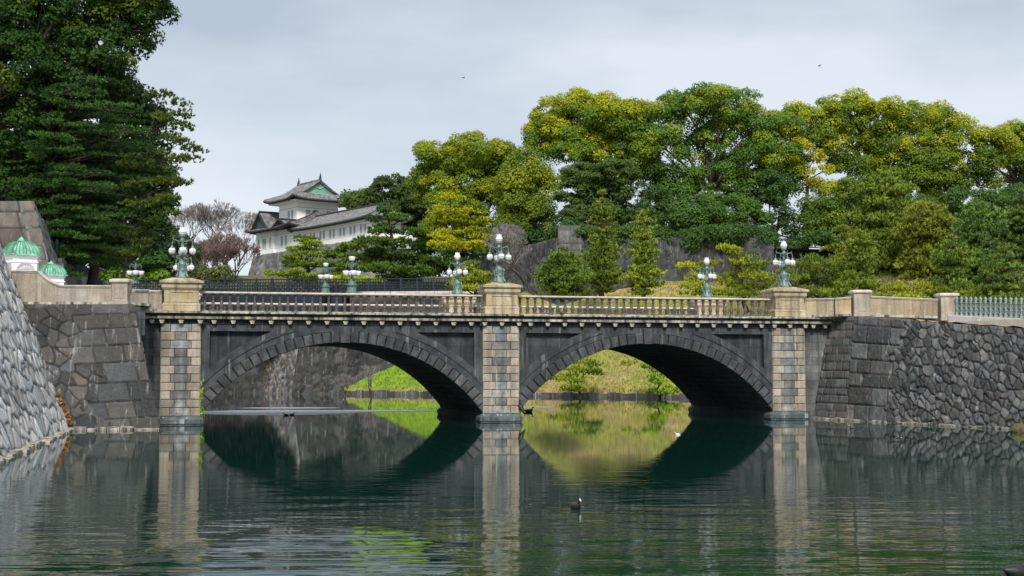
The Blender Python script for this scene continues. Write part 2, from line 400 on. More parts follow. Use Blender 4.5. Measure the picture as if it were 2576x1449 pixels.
def stone_wall(name, c00, c10, c01, c11, mat, parent=None, res=.07, cell=.55, relief=.13, joint=.05, pal=(.35, 1.0), warm=.08, seed=1,
               ash=None, ax=1, ay=1, rot=0, curve=0, rowh=.6, bw=(.6, 1.4), tilt=0.0, rough=1.0, depth=.6, ashflat=.35, joint_dark=.3):
    """battered wall face given by its four corners (bottom-left, bottom-right, top-left, top-right); every stone stands proud of its joints"""
    c00, c10, c01, c11 = map(lambda q: np.array(q, float), (c00, c10, c01, c11))
    W = (np.linalg.norm(c10-c00)+np.linalg.norm(c11-c01))/2; H = (np.linalg.norm(c01-c00)+np.linalg.norm(c11-c10))/2
    nx, ny = max(4, int(W/res)), max(4, int(H/res))
    S, T = np.meshgrid(np.linspace(0, 1, nx+1), np.linspace(0, 1, ny+1)); S = S.ravel(); T = T.ravel()
    P = ((c00*(1-S)[:, None]+c10*S[:, None])*(1-T)[:, None] + (c01*(1-S)[:, None]+c11*S[:, None])*T[:, None])
    N = np.cross(c10-c00, c01-c00); N /= np.linalg.norm(N)
    P = P - N*(curve*np.sin(np.pi*T))[:, None]
    uv = np.c_[S*W, T*H]; rs = np.random.RandomState(seed)
    gx, gy = np.meshgrid(np.arange(-1, W/cell+2), np.arange(-1, H/cell+2))
    sd_ = np.c_[gx.ravel(), gy.ravel()]*cell; sd_[:, 0] += (np.round(sd_[:, 1]/cell) % 2)*cell*.5
    sd_ += (rs.rand(*sd_.shape)-.5)*cell*.85
    ex_ = sd_[rs.rand(len(sd_)) < .16]; extra = ex_ + np.c_[np.sign(rs.rand(len(ex_))-.5)*(.35+.2*rs.rand(len(ex_))), np.sign(rs.rand(len(ex_))-.5)*(.3+.2*rs.rand(len(ex_)))]*cell; sd_ = np.r_[sd_, extra]
    warp = np.c_[np.sin(uv[:, 1]*5.1+uv[:, 0]*2.3), np.sin(uv[:, 0]*4.7-uv[:, 1]*1.9)]*.035*cell/.55
    d, ID = vor(uv+warp, sd_, ax, ay, rot)
    flat = np.ones(len(d))
    if ash is not None:
        d2, ID2 = ashlar(uv, rowh, bw[0], bw[1], seed+3, tilt)
        m = ash(uv[:, 0], uv[:, 1], W, H)
        d = np.where(m, d2, d); ID = np.where(m, ID2, ID); flat = np.where(m, ashflat, 1.0)
    nid = ID.max()+1; tl = (rs.rand(nid, 2)-.5); cx = np.zeros((nid, 2)); cn = np.zeros(nid)
    np.add.at(cx, ID, uv); np.add.at(cn, ID, 1); cx /= np.maximum(cn, 1)[:, None]
    hh = np.clip(d/joint, 0, 1); hh = hh*hh*(3-2*hh)
    off = uv-cx[ID]
    h = relief*hh*(.75+.5*rs.rand(nid)[ID]) + flat*rough*hh*(off*tl[ID]).sum(1)*.30
    q = rs.rand(ny+1, nx+1); q = (q+np.roll(q, 1, 0)+np.roll(q, 1, 1)+np.roll(q, -1, 0)+np.roll(q, -1, 1))/5
    h += (q.ravel()-.5)*.05*hh*rough
    P = P + N*h[:, None]
    tone = (pal[0]+(pal[1]-pal[0])*rs.rand(nid)**1.2)[ID]*(joint_dark+(1-joint_dark)*hh)
    wv = (rs.rand(nid)-.5)[ID]*warm*2
    col = np.c_[tone*(1+wv), tone, tone*(1-wv)]
    idx = np.arange((nx+1)*(ny+1)).reshape(ny+1, nx+1)
    Fq = np.c_[idx[:-1, :-1].ravel(), idx[:-1, 1:].ravel(), idx[1:, 1:].ravel(), idx[1:, :-1].ravel()]
    # solid backing: a skirt all round going back into the bank
    ring = np.r_[idx[0, :], idx[1:, -1], idx[-1, -2::-1], idx[-2:0:-1, 0]]
    n0 = len(P); Pb = P[ring]-N*depth; P = np.r_[P, Pb]; col = np.r_[col, col[ring]]
    k = len(ring); a_ = np.arange(k); b2 = (a_+1) % k
    Fq = np.r_[Fq, np.c_[ring[b2], ring[a_], n0+a_, n0+b2]]
    return np_mesh(name, P, Fq, mat, parent, col)

# ------------------------------------------------------------------ ground, water
BO = Vector((-18.277, 69.921, 0)); BTH = .2338                      # bridge frame: origin at the left pier, s along, d away from us
EB = Vector((math.cos(BTH), math.sin(BTH), 0)); NB = Vector((-math.sin(BTH), math.cos(BTH), 0))
def BW(s, d, z=0): return BO + EB*s + NB*d + Vector((0, 0, z))
PW, SP_, DP = 1.944, 15.256, 13.206
S1, S2, S3 = 0, PW+SP_, 2*(PW+SP_)                                   # left edges of the three piers

mb = MB(); mb.add([(-3000, -600, -1.6), (3000, -600, -1.6), (3000, 5000, -1.6), (-3000, 5000, -1.6)], [(0, 1, 2, 3)])
tag(mb.build('moat_bed', M['gravel']), kind='structure')
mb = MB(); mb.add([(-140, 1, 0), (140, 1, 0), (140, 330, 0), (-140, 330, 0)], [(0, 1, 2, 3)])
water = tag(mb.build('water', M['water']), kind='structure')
mb = MB(); mb.box(-60, 60, -40, 1.0, -1.5, 1.35)
tag(mb.build('near_bank', M['gravel']), kind='structure')

def slab(name, poly, z0, z1, mat, tone=None):
    mb = MB(); n = len(poly)
    mb.add([(p[0], p[1], z0) for p in poly]+[(p[0], p[1], z1) for p in poly],
           [tuple(range(n-1, -1, -1)), tuple(range(n, 2*n))]+[(i, (i+1) % n, (i+1) % n+n, i+n) for i in range(n)])
    return tag(mb.build(name, mat), kind='structure')

# terrain sheet made by a height function on a grid
def sheet(name, x0, x1, y0, y1, step, hf, tf, mat=None, kind='structure', full=False):
    xs = np.arange(x0, x1+step/2, step); ys = np.arange(y0, y1+step/2, step)
    X, Y = np.meshgrid(xs, ys); Z = hf(X, Y); keep = Z > -1.4
    C = tf(X, Y, Z); idx = np.arange(X.size).reshape(X.shape)
    Fq = np.c_[idx[:-1, :-1].ravel(), idx[:-1, 1:].ravel(), idx[1:, 1:].ravel(), idx[1:, :-1].ravel()]
    k = keep.ravel()[Fq].all(1) if full else keep.ravel()[Fq].any(1); Fq = Fq[k]
    return tag(np_mesh(name, np.c_[X.ravel(), Y.ravel(), Z.ravel()], Fq, mat or M['grass'], None, C.reshape(-1, 3), True), kind=kind)
def vnoise(X, Y, s, seed=0):
    v = 0
    for i, (a, b, c, d) in enumerate([(1, .3, .7, 1.1), (.4, -1.2, 1.3, .5), (1.9, .8, -.9, 2.1), (-2.3, 1.7, 2.9, .4)]):
        v = v + np.sin((a*X+b*Y)/s+seed*1.7+i*2)*np.cos((c*X-d*Y)/s+seed+i)/(1+i*.6)
    return v/2.2
# bank across the water: front shore line and its left end
FA, FB = PZ(848, 990, 0), PZ(1740, 1001, 0)
FA = Vector((FA.x, FA.y-3, 0)); FD = (FB-FA).normalized(); FN = Vector((-FD.y, FD.x, 0))
def bank_h(X, Y):
    df = (X-FA.x)*FN.x + (Y-FA.y)*FN.y
    dl = (X-FA.x)*FD.x + (Y-FA.y)*FD.y - df*.10
    q = np.minimum(df, dl*1.25+.6*np.minimum(df, 6))
    z = .45 + np.clip(q, 0, 200)*.62
    top = 13.3 + .5*np.sin(X*.15)
    z = top - np.log1p(np.exp(np.clip((top-z)*1.3, -30, 30)))/1.3
    z += vnoise(X, Y, 2.3)*.16*np.clip(q/4, 0, 1)
    return np.where((df < 0) | (q < 0) | (dl < -.3), -1.5, z)
def bank_c(X, Y, Z):
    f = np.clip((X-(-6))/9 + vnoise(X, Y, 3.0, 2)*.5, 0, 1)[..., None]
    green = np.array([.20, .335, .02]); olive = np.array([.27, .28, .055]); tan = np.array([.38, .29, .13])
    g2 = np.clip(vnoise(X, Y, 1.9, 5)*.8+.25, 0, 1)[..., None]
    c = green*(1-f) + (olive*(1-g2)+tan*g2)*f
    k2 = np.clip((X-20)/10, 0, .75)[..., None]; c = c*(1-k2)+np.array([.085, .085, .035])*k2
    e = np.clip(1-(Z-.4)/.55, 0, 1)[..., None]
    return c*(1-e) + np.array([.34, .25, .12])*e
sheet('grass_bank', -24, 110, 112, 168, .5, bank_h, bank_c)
# low stone edging along that shore
mb = MB(); rs = random.Random(3)
t = 0
while t < 75:
    ln = rs.uniform(.5, 1.1); p = FA+FD*t-FN*rs.uniform(.1, .35); q = FA+FD*(t+ln-.04)-FN*rs.uniform(.1, .35); hh = rs.uniform(.32, .5)
    bx = p+FN*.8; by = q+FN*.8
    mb.add([(p.x, p.y, -.6), (q.x, q.y, -.6), (by.x, by.y, -.6), (bx.x, bx.y, -.6), (p.x, p.y, hh), (q.x, q.y, hh), (by.x, by.y, hh), (bx.x, bx.y, hh)],
           [(0, 3, 2, 1), (4, 5, 6, 7), (0, 1, 5, 4), (1, 2, 6, 5), (2, 3, 7, 6), (3, 0, 4, 7)])
    t += ln
tag(mb.build('shore_edging', M['grey'], vary=(.18, .6)), 'low stone edging along the waterline of the grassy bank beyond the bridge', 'stone edging')

# upper ground behind the far walls
def hill_h(X, Y):
    right = 17.2
    left = 9.6 + np.clip((Y-160)/60, 0, 1)*8.5
    f = 1/(1+np.exp(-(X-(11-(np.clip(Y, 158, 180)-158)*.72))/1.2))
    z = left*(1-f)+right*f
    z = z + vnoise(X, Y, 7)*.35
    edge = X > 44
    z = np.where(edge, np.minimum(z, 12.6+np.clip(Y-154, 0, 20)*.45), z)
    return np.where((Y < 160.0) & ~edge, np.minimum(z, -1.5), z)
def hill_c(X, Y, Z):
    g = np.clip(vnoise(X, Y, 6, 3)*.6+.5, 0, 1)[..., None]
    return np.array([.09, .12, .035])*g + np.array([.15, .12, .07])*(1-g)
sheet('hill', -170, 260, 152, 340, 4, hill_h, hill_c, full=True)

rsg = np.random.RandomState(77); NG = 60000
gx_ = rsg.uniform(-19, 60, NG); gy_ = rsg.uniform(116, 157, NG); gz_ = bank_h(gx_, gy_); m_ = gz_ > .3; gx_, gy_, gz_ = gx_[m_], gy_[m_], gz_[m_]; NG = len(gx_)
gc = bank_c(gx_, gy_, gz_)*(.6+.8*rsg.rand(NG))[:, None]; hh_ = rsg.uniform(.10, .28, NG); aa = rsg.rand(NG)*6.28; ww = .07
GV = np.stack([np.c_[gx_-np.cos(aa)*ww, gy_-np.sin(aa)*ww, gz_-.03], np.c_[gx_+np.cos(aa)*ww, gy_+np.sin(aa)*ww, gz_-.03], np.c_[gx_+rsg.randn(NG)*.08, gy_+rsg.randn(NG)*.08, gz_+hh_]], 1)
tag(np_mesh('grass_tufts', GV.reshape(-1, 3), np.arange(NG*3).reshape(NG, 3), M['leaf'], None, np.repeat(gc, 3, 0)), 'short tufted grass covering the bank across the water', 'grass', kind='stuff')
# ------------------------------------------------------------------ stone bridge
bridge = thing('stone_bridge', 'dark stone double-arch bridge with pale balustrades crossing the moat', 'bridge', BO, BTH)
RI, CZ = 9.41, -5.06; HALF = SP_/2
def arch_z(x): return CZ + math.sqrt(max(RI*RI - x*x, 0))
M['hood'] = stone('hood_stone', (.030, .035, .042), (.090, .096, .102), (.010, .012, .015), .6, (.42, .45, .45), .5)
M['spandrel'] = stone('spandrel_panel_stone', (.024, .029, .036), (.070, .076, .083), (.007, .009, .012), .7, (.42, .45, .46), .40, brick=(1.9, 1.05))
# cores
for s0 in (S1, S2, S3):
    mb = MB(); mb.box(s0, s0+PW, .06, DP-.06, -1.5, 5.30); mb.build('pier_core', M['dark'], bridge)
FR = .52                                                     # plane of the recessed spandrel panels
for k, s0 in enumerate((S1+PW, S2+PW)):
    cx = s0+HALF; n = 72
    xs = [s0+SP_*i/n for i in range(n+1)]
    zs = [arch_z(x-cx) for x in xs]
    for d0, flip in ((FR, 0), (DP-FR, 1)):
        mb = MB()
        for i in range(n):
            q = [(xs[i], d0, zs[i]), (xs[i+1], d0, zs[i+1]), (xs[i+1], d0, 5.3), (xs[i], d0, 5.3)]
            mb.add(q, [(0, 1, 2, 3) if not flip else (3, 2, 1, 0)])
        mb.build('spandrel_wall', M['spandrel'], bridge)
    # soffit, built as courses of long blocks running through the bridge
    mb = MB(); m = 40; a0 = math.asin(HALF/RI)
    for j in range(m):
        g0, g1 = -a0+2*a0*j/m, -a0+2*a0*(j+1)/m - .006
        r0 = RI + rs.uniform(0, .03)
        p = [(cx+r0*math.sin(g0), CZ+r0*math.cos(g0)), (cx+r0*math.sin(g1), CZ+r0*math.cos(g1)),
             (cx+(RI+.4)*math.sin(g1), CZ+(RI+.4)*math.cos(g1)), (cx+(RI+.4)*math.sin(g0), CZ+(RI+.4)*math.cos(g0))]
        cuts = sorted([.40, DP-.40]+[rs.uniform(.6, DP-.6) for _ in range(6)])
        for c0, c1 in zip(cuts[:-1], cuts[1:]): mb.prism(p, c0, c1-.015)
    mb.build('soffit', M['soffit'], bridge)
    for face, (f0, f1) in enumerate(((.10, .46), (DP-.46, DP-.10))):
        nv = 37
        for j in range(nv):
            if j == 0: mb = MB()
            if j == nv//2: ring = mb.build('arch_ring', M['ring'], bridge, vary=(.6, 1.35)); mb = MB(); continue
            g0, g1 = -a0+2*a0*j/nv+.0022, -a0+2*a0*(j+1)/nv-.0022
            off = rs.uniform(-.035, .03); r1 = RI+.60+rs.uniform(-.02, .01); r0 = RI-.0
            bev = .012
            p = [(cx+r*math.sin(g), CZ+r*math.cos(g)) for r, g in ((r0, g0), (r0, g1), (r1, g1), (r1, g0))]
            p2 = [(cx+r*math.sin(g), CZ+r*math.cos(g)) for r, g in ((r0+.03, g0+bev/2), (r0+.03, g1-bev/2), (r1-.05, g1-bev/2), (r1-.05, g0+bev/2))]
            fr = f0+off if face == 0 else f1-off; bk = f1 if face == 0 else f0
            mid = fr + (.05 if face == 0 else -.05)
            mb.add([(a[0], bk, a[1]) for a in p]+[(a[0], mid, a[1]) for a in p]+[(a[0], fr, a[1]) for a in p2],
                   [(0, 1, 2, 3)]+[(i, (i+1) % 4, (i+1) % 4+4, i+4) for i in range(4)]+[(i+4, (i+1) % 4+4, (i+1) % 4+8, i+8) for i in range(4)]+[(8, 9, 10, 11)])
        ring = mb.build('arch_ring', M['ring'], bridge, vary=(.6, 1.35))
        # keystone
        mb = MB(); kw = .30
        y0, y1 = (f0-.10, f1) if face == 0 else (f0, f1+.10)
        mb.prism([(cx-kw*.8, CZ+RI-.02), (cx+kw*.8, CZ+RI-.02), (cx+kw, 5.24), (cx-kw, 5.24)], y0, y1)
        fy = (y0-.03, y0) if face == 0 else (y1, y1+.03)
        mb.prism([(cx-kw*.6, CZ+RI+.1), (cx+kw*.6, CZ+RI+.1), (cx+kw*.75, 5.14), (cx-kw*.75, 5.14)], *fy)
        mb.build('keystone', M['ring'], ring, bevel=.015)
        # hood band and panel frame: r 10.03..10.75, left and right of the crown
        mb = MB()
        y0, y1 = (.20, FR+.02) if face == 0 else (DP-FR-.02, DP-.20)
        yh0, yh1 = (.08, y0) if face == 0 else (y1, DP-.08)
        for sg in (-1, 1):
            def ptsr(r, ga, gb, nseg=22): return [(cx+sg*r*math.sin(ga+(gb-ga)*i/nseg), CZ+r*math.cos(ga+(gb-ga)*i/nseg)) for i in range(nseg+1)]
            def band(ra, rb, za, zb):
                # from the frieze down to the pier
                ga = math.acos(min(1, (4.93-CZ)/rb)); gb = math.asin(min(1, (HALF-.02)/rb))
                A = ptsr(ra, math.acos(min(1, (4.93-CZ)/ra)) if ra*1.0 > (4.93-CZ) else ga*.92, math.asin((HALF-.02)/ra)); B = ptsr(rb, ga, gb)
                for i in range(len(A)-1):
                    mb.prism([A[i], A[i+1], B[i+1], B[i]], za, zb)
            band(10.02, 10.34, yh0+.05 if face == 0 else yh0, yh1 if face == 0 else yh1-.05)
            band(10.34, 10.44, yh0, yh1)
            band(10.02, 10.72, y0, y1)
            xa = cx+sg*HALF; xb = cx+sg*(HALF-.5)
            mb.prism([(min(xa, xb), CZ+math.sqrt(10.6**2-(HALF-.25)**2)), (max(xa, xb), CZ+math.sqrt(10.6**2-(HALF-.25)**2)), (max(xa, xb), 4.93), (min(xa, xb), 4.93)], y0+.003, y1)
        mb.prism([(cx-HALF, 4.93), (cx+HALF, 4.93), (cx+HALF, 5.3), (cx-HALF, 5.3)], y0+.006, y1)
        mb.build('hood_moulding', M['hood'], bridge)
# pier faces: grey centre stones between tan corner blocks
for pi_, s0 in enumerate((S1, S2, S3)):
    for face in (0, 1):
        mts, mg = (MB(), MB()), MB(); nr = 11; h = (5.30-.46)/nr
        for r in range(nr):
            z0, z1 = .46+h*r+.010, .46+h*(r+1)-.010
            wc = .44 if r % 2 == 0 else .66
            wc += rs.uniform(-.02, .02)
            def blk(mm, a, b, z0, z1, pr):
                bl = .03
                if face == 0: y0, y1, q = -.06+pr, .06, 1
                else: y0, y1, q = DP-.06, DP+.06-pr, -1
                f = y0 if face == 0 else y1; bk = y1 if face == 0 else y0
                mm.add([(a, bk, z0), (b, bk, z0), (b, bk, z1), (a, bk, z1), (a, f+q*bl, z0), (b, f+q*bl, z0), (b, f+q*bl, z1), (a, f+q*bl, z1),
                        (a+bl, f, z0+bl), (b-bl, f, z0+bl), (b-bl, f, z1-bl), (a+bl, f, z1-bl)],
                       [(0, 1, 2, 3)]+[(i, (i+1) % 4, (i+1) % 4+4, i+4) for i in range(4)]+[(i+4, (i+1) % 4+4, (i+1) % 4+8, i+8) for i in range(4)]+[(8, 9, 10, 11)])
            blk(mts[0], s0-.02, s0+wc, z0, z1, rs.uniform(-.01, .01)); blk(mts[1], s0+PW-wc, s0+PW+.02, z0, z1, rs.uniform(-.01, .01))
            a, b = s0+wc+.02, s0+PW-wc-.02
            blk(mg, a, b, z0, z1, .03+rs.uniform(-.01, .01))
            # side returns of the corner blocks
            for mt, sx0, sx1 in ((mts[0], s0-.05, s0+.0), (mts[1], s0+PW, s0+PW+.05)):
                if face == 0: mt.box(sx0, sx1, .0, wc*.62, z0, z1)
                else: mt.box(sx0, sx1, DP-wc*.62, DP, z0, z1)
        for mt in mts: mt.build('corner_block', M['tan'], bridge, vary=(.65, 1.15))
        mg.build('centre_block', M['grey'], bridge, vary=(.55, 1.35))
    # plinth: a cut-water nose at each end and a dark wet ledge running through between them
    e = .24; c = .20
    for nose in (0, 1):
        mb = MB(); D0, D1 = (-e, .9) if nose == 0 else (DP-.9, DP+e)
        def ringp(o, z):
            if nose == 0: return [(s0-e+o, D0+c, z), (s0-e+c, D0+o, z), (s0+PW+e-c, D0+o, z), (s0+PW+e-o, D0+c, z), (s0+PW+e-o, D1, z), (s0-e+o, D1, z)]
            return [(s0-e+o, D0, z), (s0+PW+e-o, D0, z), (s0+PW+e-o, D1-c, z), (s0+PW+e-c, D1-o, z), (s0-e+c, D1-o, z), (s0-e+o, D1-c, z)]
        rings = [ringp(.05, -1.4), ringp(.05, .07), ringp(0, .075), ringp(0, .29), ringp(.20, .46)]
        mb.add([p for r_ in rings for p in r_], [tuple(range(5, -1, -1)), tuple(range(24, 30))]+[(j*6+i, j*6+(i+1) % 6, (j+1)*6+(i+1) % 6, (j+1)*6+i) for j in range(4) for i in range(6)])
        mb.build('plinth', M['plinth'], bridge)
    mb = MB(); nb_ = 9
    for i in range(nb_):
        ya, yb = .903+(DP-1.806)*i/nb_, .903+(DP-1.806)*(i+1)/nb_-.012
        mb.frus(s0-e+.03, s0+PW+e-.03, ya, yb, -1.4, .27, 0); mb.box(s0-.1, s0+PW+.1, ya, yb, .272, .44)
    mb.build('inner_ledge', M['soffit'], bridge)
# cornice: profile (y outward negative, z); breaks forward over each pier
SL, SR = -1.35, 38.1
BANDS = [('frieze', 'dark', [(.40, 5.30), (.16, 5.30), (.16, 5.50), (.04, 5.52), (.04, 5.538), (.40, 5.538)], (.7, 1.3)),  # dark frieze and cyma: stained stone, and shade below the mouldings put into colour
         ('fascia', 'cornice', [(.40, 5.54), (-.09, 5.54), (-.12, 5.56), (-.12, 5.70), (.40, 5.70)], (.6, 1.1)),
         ('cyma', 'dark', [(.40, 5.702), (-.09, 5.702), (-.17, 5.76), (-.22, 5.828), (.40, 5.828)], (.7, 1.3)),
         ('cornice', 'cornice', [(.40, 5.83), (-.29, 5.83), (-.31, 5.85), (-.31, 5.925), (.40, 5.94)], (.8, 1.15))]
bk0 = None
for face in (0, 1):
    segs = []; x = SL
    for s0 in (S1, S2, S3):
        segs.append((x, s0-.22, 0)); segs.append((s0-.22, s0+PW+.22, .22)); x = s0+PW+.22
    segs.append((x, SR, 0)); par = None
    for (nm, mt_, pf, vr) in BANDS:
        mb = MB()
        for (a, b, dy) in segs:
            nblk = max(1, round((b-a)/1.15)); wd = (b-a)/nblk
            pr = [((p[0]-dy) if p[0] < .39 else p[0], p[1]) for p in pf]
            if face: pr = [(DP-p[0], p[1]) for p in pr][::-1]
            for i in range(nblk): mb.extr(pr, a+i*wd+(.008 if i else 0), a+(i+1)*wd-(.008 if i < nblk-1 else 0))
        o = mb.build(nm, M[mt_], par or bridge, vary=vr)
        if par is None: par = o; fr0 = o
    if face == 0:
        for (a, b, dy) in segs:
            m_ = max(2, round((b-a)/1.0))
            for i in range(m_+1 if dy else m_):
                xx = a+.22+(b-a-.44)*i/m_ if dy else a+(b-a)*(i+.5)/m_
                if bk0 is None:
                    mk = MB(); mk.prism([(-.13, 5.50), (-.13, 5.42), (-.09, 5.39), (-.09, 5.315), (.09, 5.315), (.09, 5.39), (.13, 5.42), (.13, 5.50)], -.04, .19); bk0 = o = mk.build('bracket', M['cornice'], fr0)
                else: o = bk0.copy(); COL.objects.link(o); o.parent = fr0
                o.location = (xx, -dy, 0)
# deck
mb = MB(); mb.box(SL, SR, .42, DP-.42, 5.35, 5.90); mb.build('deck', M['gravel'], bridge)
# outer walls of the bridge ends
M['endwall'] = stone('end_wall_stone', (.10, .105, .11), (.20, .205, .205), (.02, .022, .024), .6, (.5, .5, .48), .3, brick=(.9, .45))
mb = MB(); mb.box(SL-.6, S1-.001, .45, DP-.45, -1.4, 5.3); mb.build('end_wall', M['endwall'], bridge)
mb = MB(); mb.box(S3+PW+.001, SR+.6, .45, DP-.45, -1.4, 5.3); mb.build('end_wall', M['endwall'], bridge)
# pedestals
def pedestal(s0, face):
    c = s0+PW/2; y = .52 if not face else DP-.52
    p = thing('pedestal_tmp', None, None); bpy.data.objects.remove(p)
    mb = MB(); W = .965; D_ = .80
    mb.box(c-W, c+W, y-D_, y+D_, 5.945, 6.26)
    mb.frus(c-W-.02, c+W+.02, y-D_-.02, y+D_+.02, 6.263, 6.33, .03); mb.frus(c-W+.02, c+W-.02, y-D_+.02, y+D_-.02, 6.333, 6.40, .05)
    w2, d2 = W-.08, D_-.08
    mb.box(c-w2, c+w2, y-d2, y+d2, 6.403, 7.04)
    # raised panel frames on faces
    for sg in (-1, 1):
        yy = y+sg*d2
        for (a, b, e, f) in ((c-w2, c-w2+.30, 6.41, 7.03), (c+w2-.30, c+w2, 6.41, 7.03)):
            mb.box(a, b, min(yy, yy+sg*.04), max(yy, yy+sg*.04), e, f)
        mb.box(c-w2+.30, c+w2-.30, min(yy, yy+sg*.04), max(yy, yy+sg*.04), 6.41, 6.50); mb.box(c-w2+.30, c+w2-.30, min(yy, yy+sg*.04), max(yy, yy+sg*.04), 6.93, 7.03)
    o = mb.build('pedestal', M['gold'], bridge, bevel=.012)
    mb = MB()
    mb.frus(c-W+.06, c+W-.06, y-D_+.06, y+D_-.06, 7.043, 7.05, 0)
    mb.add([(c-W+.04, y-D_+.04, 7.05), (c+W-.04, y-D_+.04, 7.05), (c+W-.04, y+D_-.04, 7.05), (c-W+.04, y+D_-.04, 7.05),
            (c-W-.05, y-D_-.05, 7.17), (c+W+.05, y-D_-.05, 7.17), (c+W+.05, y+D_+.05, 7.17), (c-W-.05, y+D_+.05, 7.17)],
           [(0, 3, 2, 1), (4, 5, 6, 7), (0, 1, 5, 4), (1, 2, 6, 5), (2, 3, 7, 6), (3, 0, 4, 7)])
    mb.box(c-W-.055, c+W+.055, y-D_-.055, y+D_+.055, 7.175, 7.35)
    mb.add([(c-W-.08, y-D_-.08, 7.353), (c+W+.08, y-D_-.08, 7.353), (c+W+.08, y+D_+.08, 7.353), (c-W-.08, y+D_+.08, 7.353),
            (c-W-.15, y-D_-.15, 7.42), (c+W+.15, y-D_-.15, 7.42), (c+W+.15, y+D_+.15, 7.42), (c-W-.15, y+D_+.15, 7.42)],
           [(0, 3, 2, 1), (4, 5, 6, 7), (0, 1, 5, 4), (1, 2, 6, 5), (2, 3, 7, 6), (3, 0, 4, 7)])
    mb.box(c-W-.16, c+W+.16, y-D_-.16, y+D_+.16, 7.423, 7.53)
    mb.frus(c-W-.15, c+W+.15, y-D_-.15, y+D_+.15, 7.532, 7.72, .62)
    mb.build('pedestal_cap', M['gold'], o, bevel=.015)
for face in (0, 1):
    for s0 in (S1, S2, S3): pedestal(s0, face)
# balustrades
bal = MB(); prof = [(.085, 6.06), (.085, 6.12), (.07, 6.125), (.10, 6.20), (.118, 6.30), (.10, 6.40), (.065, 6.50), (.058, 6.62), (.062, 6.68), (.085, 6.70), (.085, 6.73), (.058, 6.74), (.062, 6.80), (.09, 6.82), (.09, 6.88)]
bal.box(-.125, .125, -.125, .125, 6.005, 6.058)
bal.lathe([(r*.98, z) for r, z in prof], 10); bal.box(-.115, .115, -.115, .115, 6.883, 6.905)
first = None
NBAL = 35
for face in (0, 1):
    y = .46 if not face else DP-.46
    for k, s0 in enumerate((S1+PW, S2+PW)):
        mb = MB(); nb = 6
        a, b = s0-.02, s0+SP_+.02
        for i in range(nb):
            xa, xb = a+(b-a)*i/nb, a+(b-a)*(i+1)/nb-.008
            mb.extr([(y-.24, 5.944), (y+.24, 5.944), (y+.24, 6.0), (y+.2, 6.004), (y-.2, 6.004), (y-.24, 6.0)], xa, xb)
        base = mb.build('balustrade_base', M['cornice'], bridge, vary=(.8, 1.1))
        mb = MB()
        for i in range(nb):
            xa, xb = a+(b-a)*i/nb, a+(b-a)*(i+1)/nb-.008
            mb.extr([(y-.15, 6.907), (y+.15, 6.907), (y+.21, 6.95), (y+.21, 7.0), (y+.17, 7.025), (y-.17, 7.025), (y-.21, 7.0), (y-.21, 6.95)], xa, xb)
        mb.build('top_rail', M['rail'], bridge)
        stuff = MB() if (face == 1 and k == 1) else None
        for i in range(NBAL):
            x = s0 + SP_*(i+.5)/NBAL
            if stuff is not None and i >= 30-NBAL+0 and not (i < -4):
                stuff.add([(v[0]+x, v[1]+y, v[2]) for v in bal.v], bal.f); continue
            if face == 1 and i >= 30:
                if i == 30: st1 = MB()
                st1.add([(v[0]+x, v[1]+y, v[2]) for v in bal.v], bal.f); continue
            if first is None: first = o = bal.build('baluster', M['balu'], bridge)
            else: o = first.copy(); COL.objects.link(o); o.parent = bridge
            o.location = (x, y, 0); o.rotation_euler = (0, 0, 0)
        if stuff is not None:
            stuff.add(st1.v, st1.f)
            tag(stuff.build('baluster', M['balu'], bridge), kind='stuff')
        # half balusters against the pedestals
# small plain parapets joining the end pedestals to the bank walls (front, right) are built with the banks

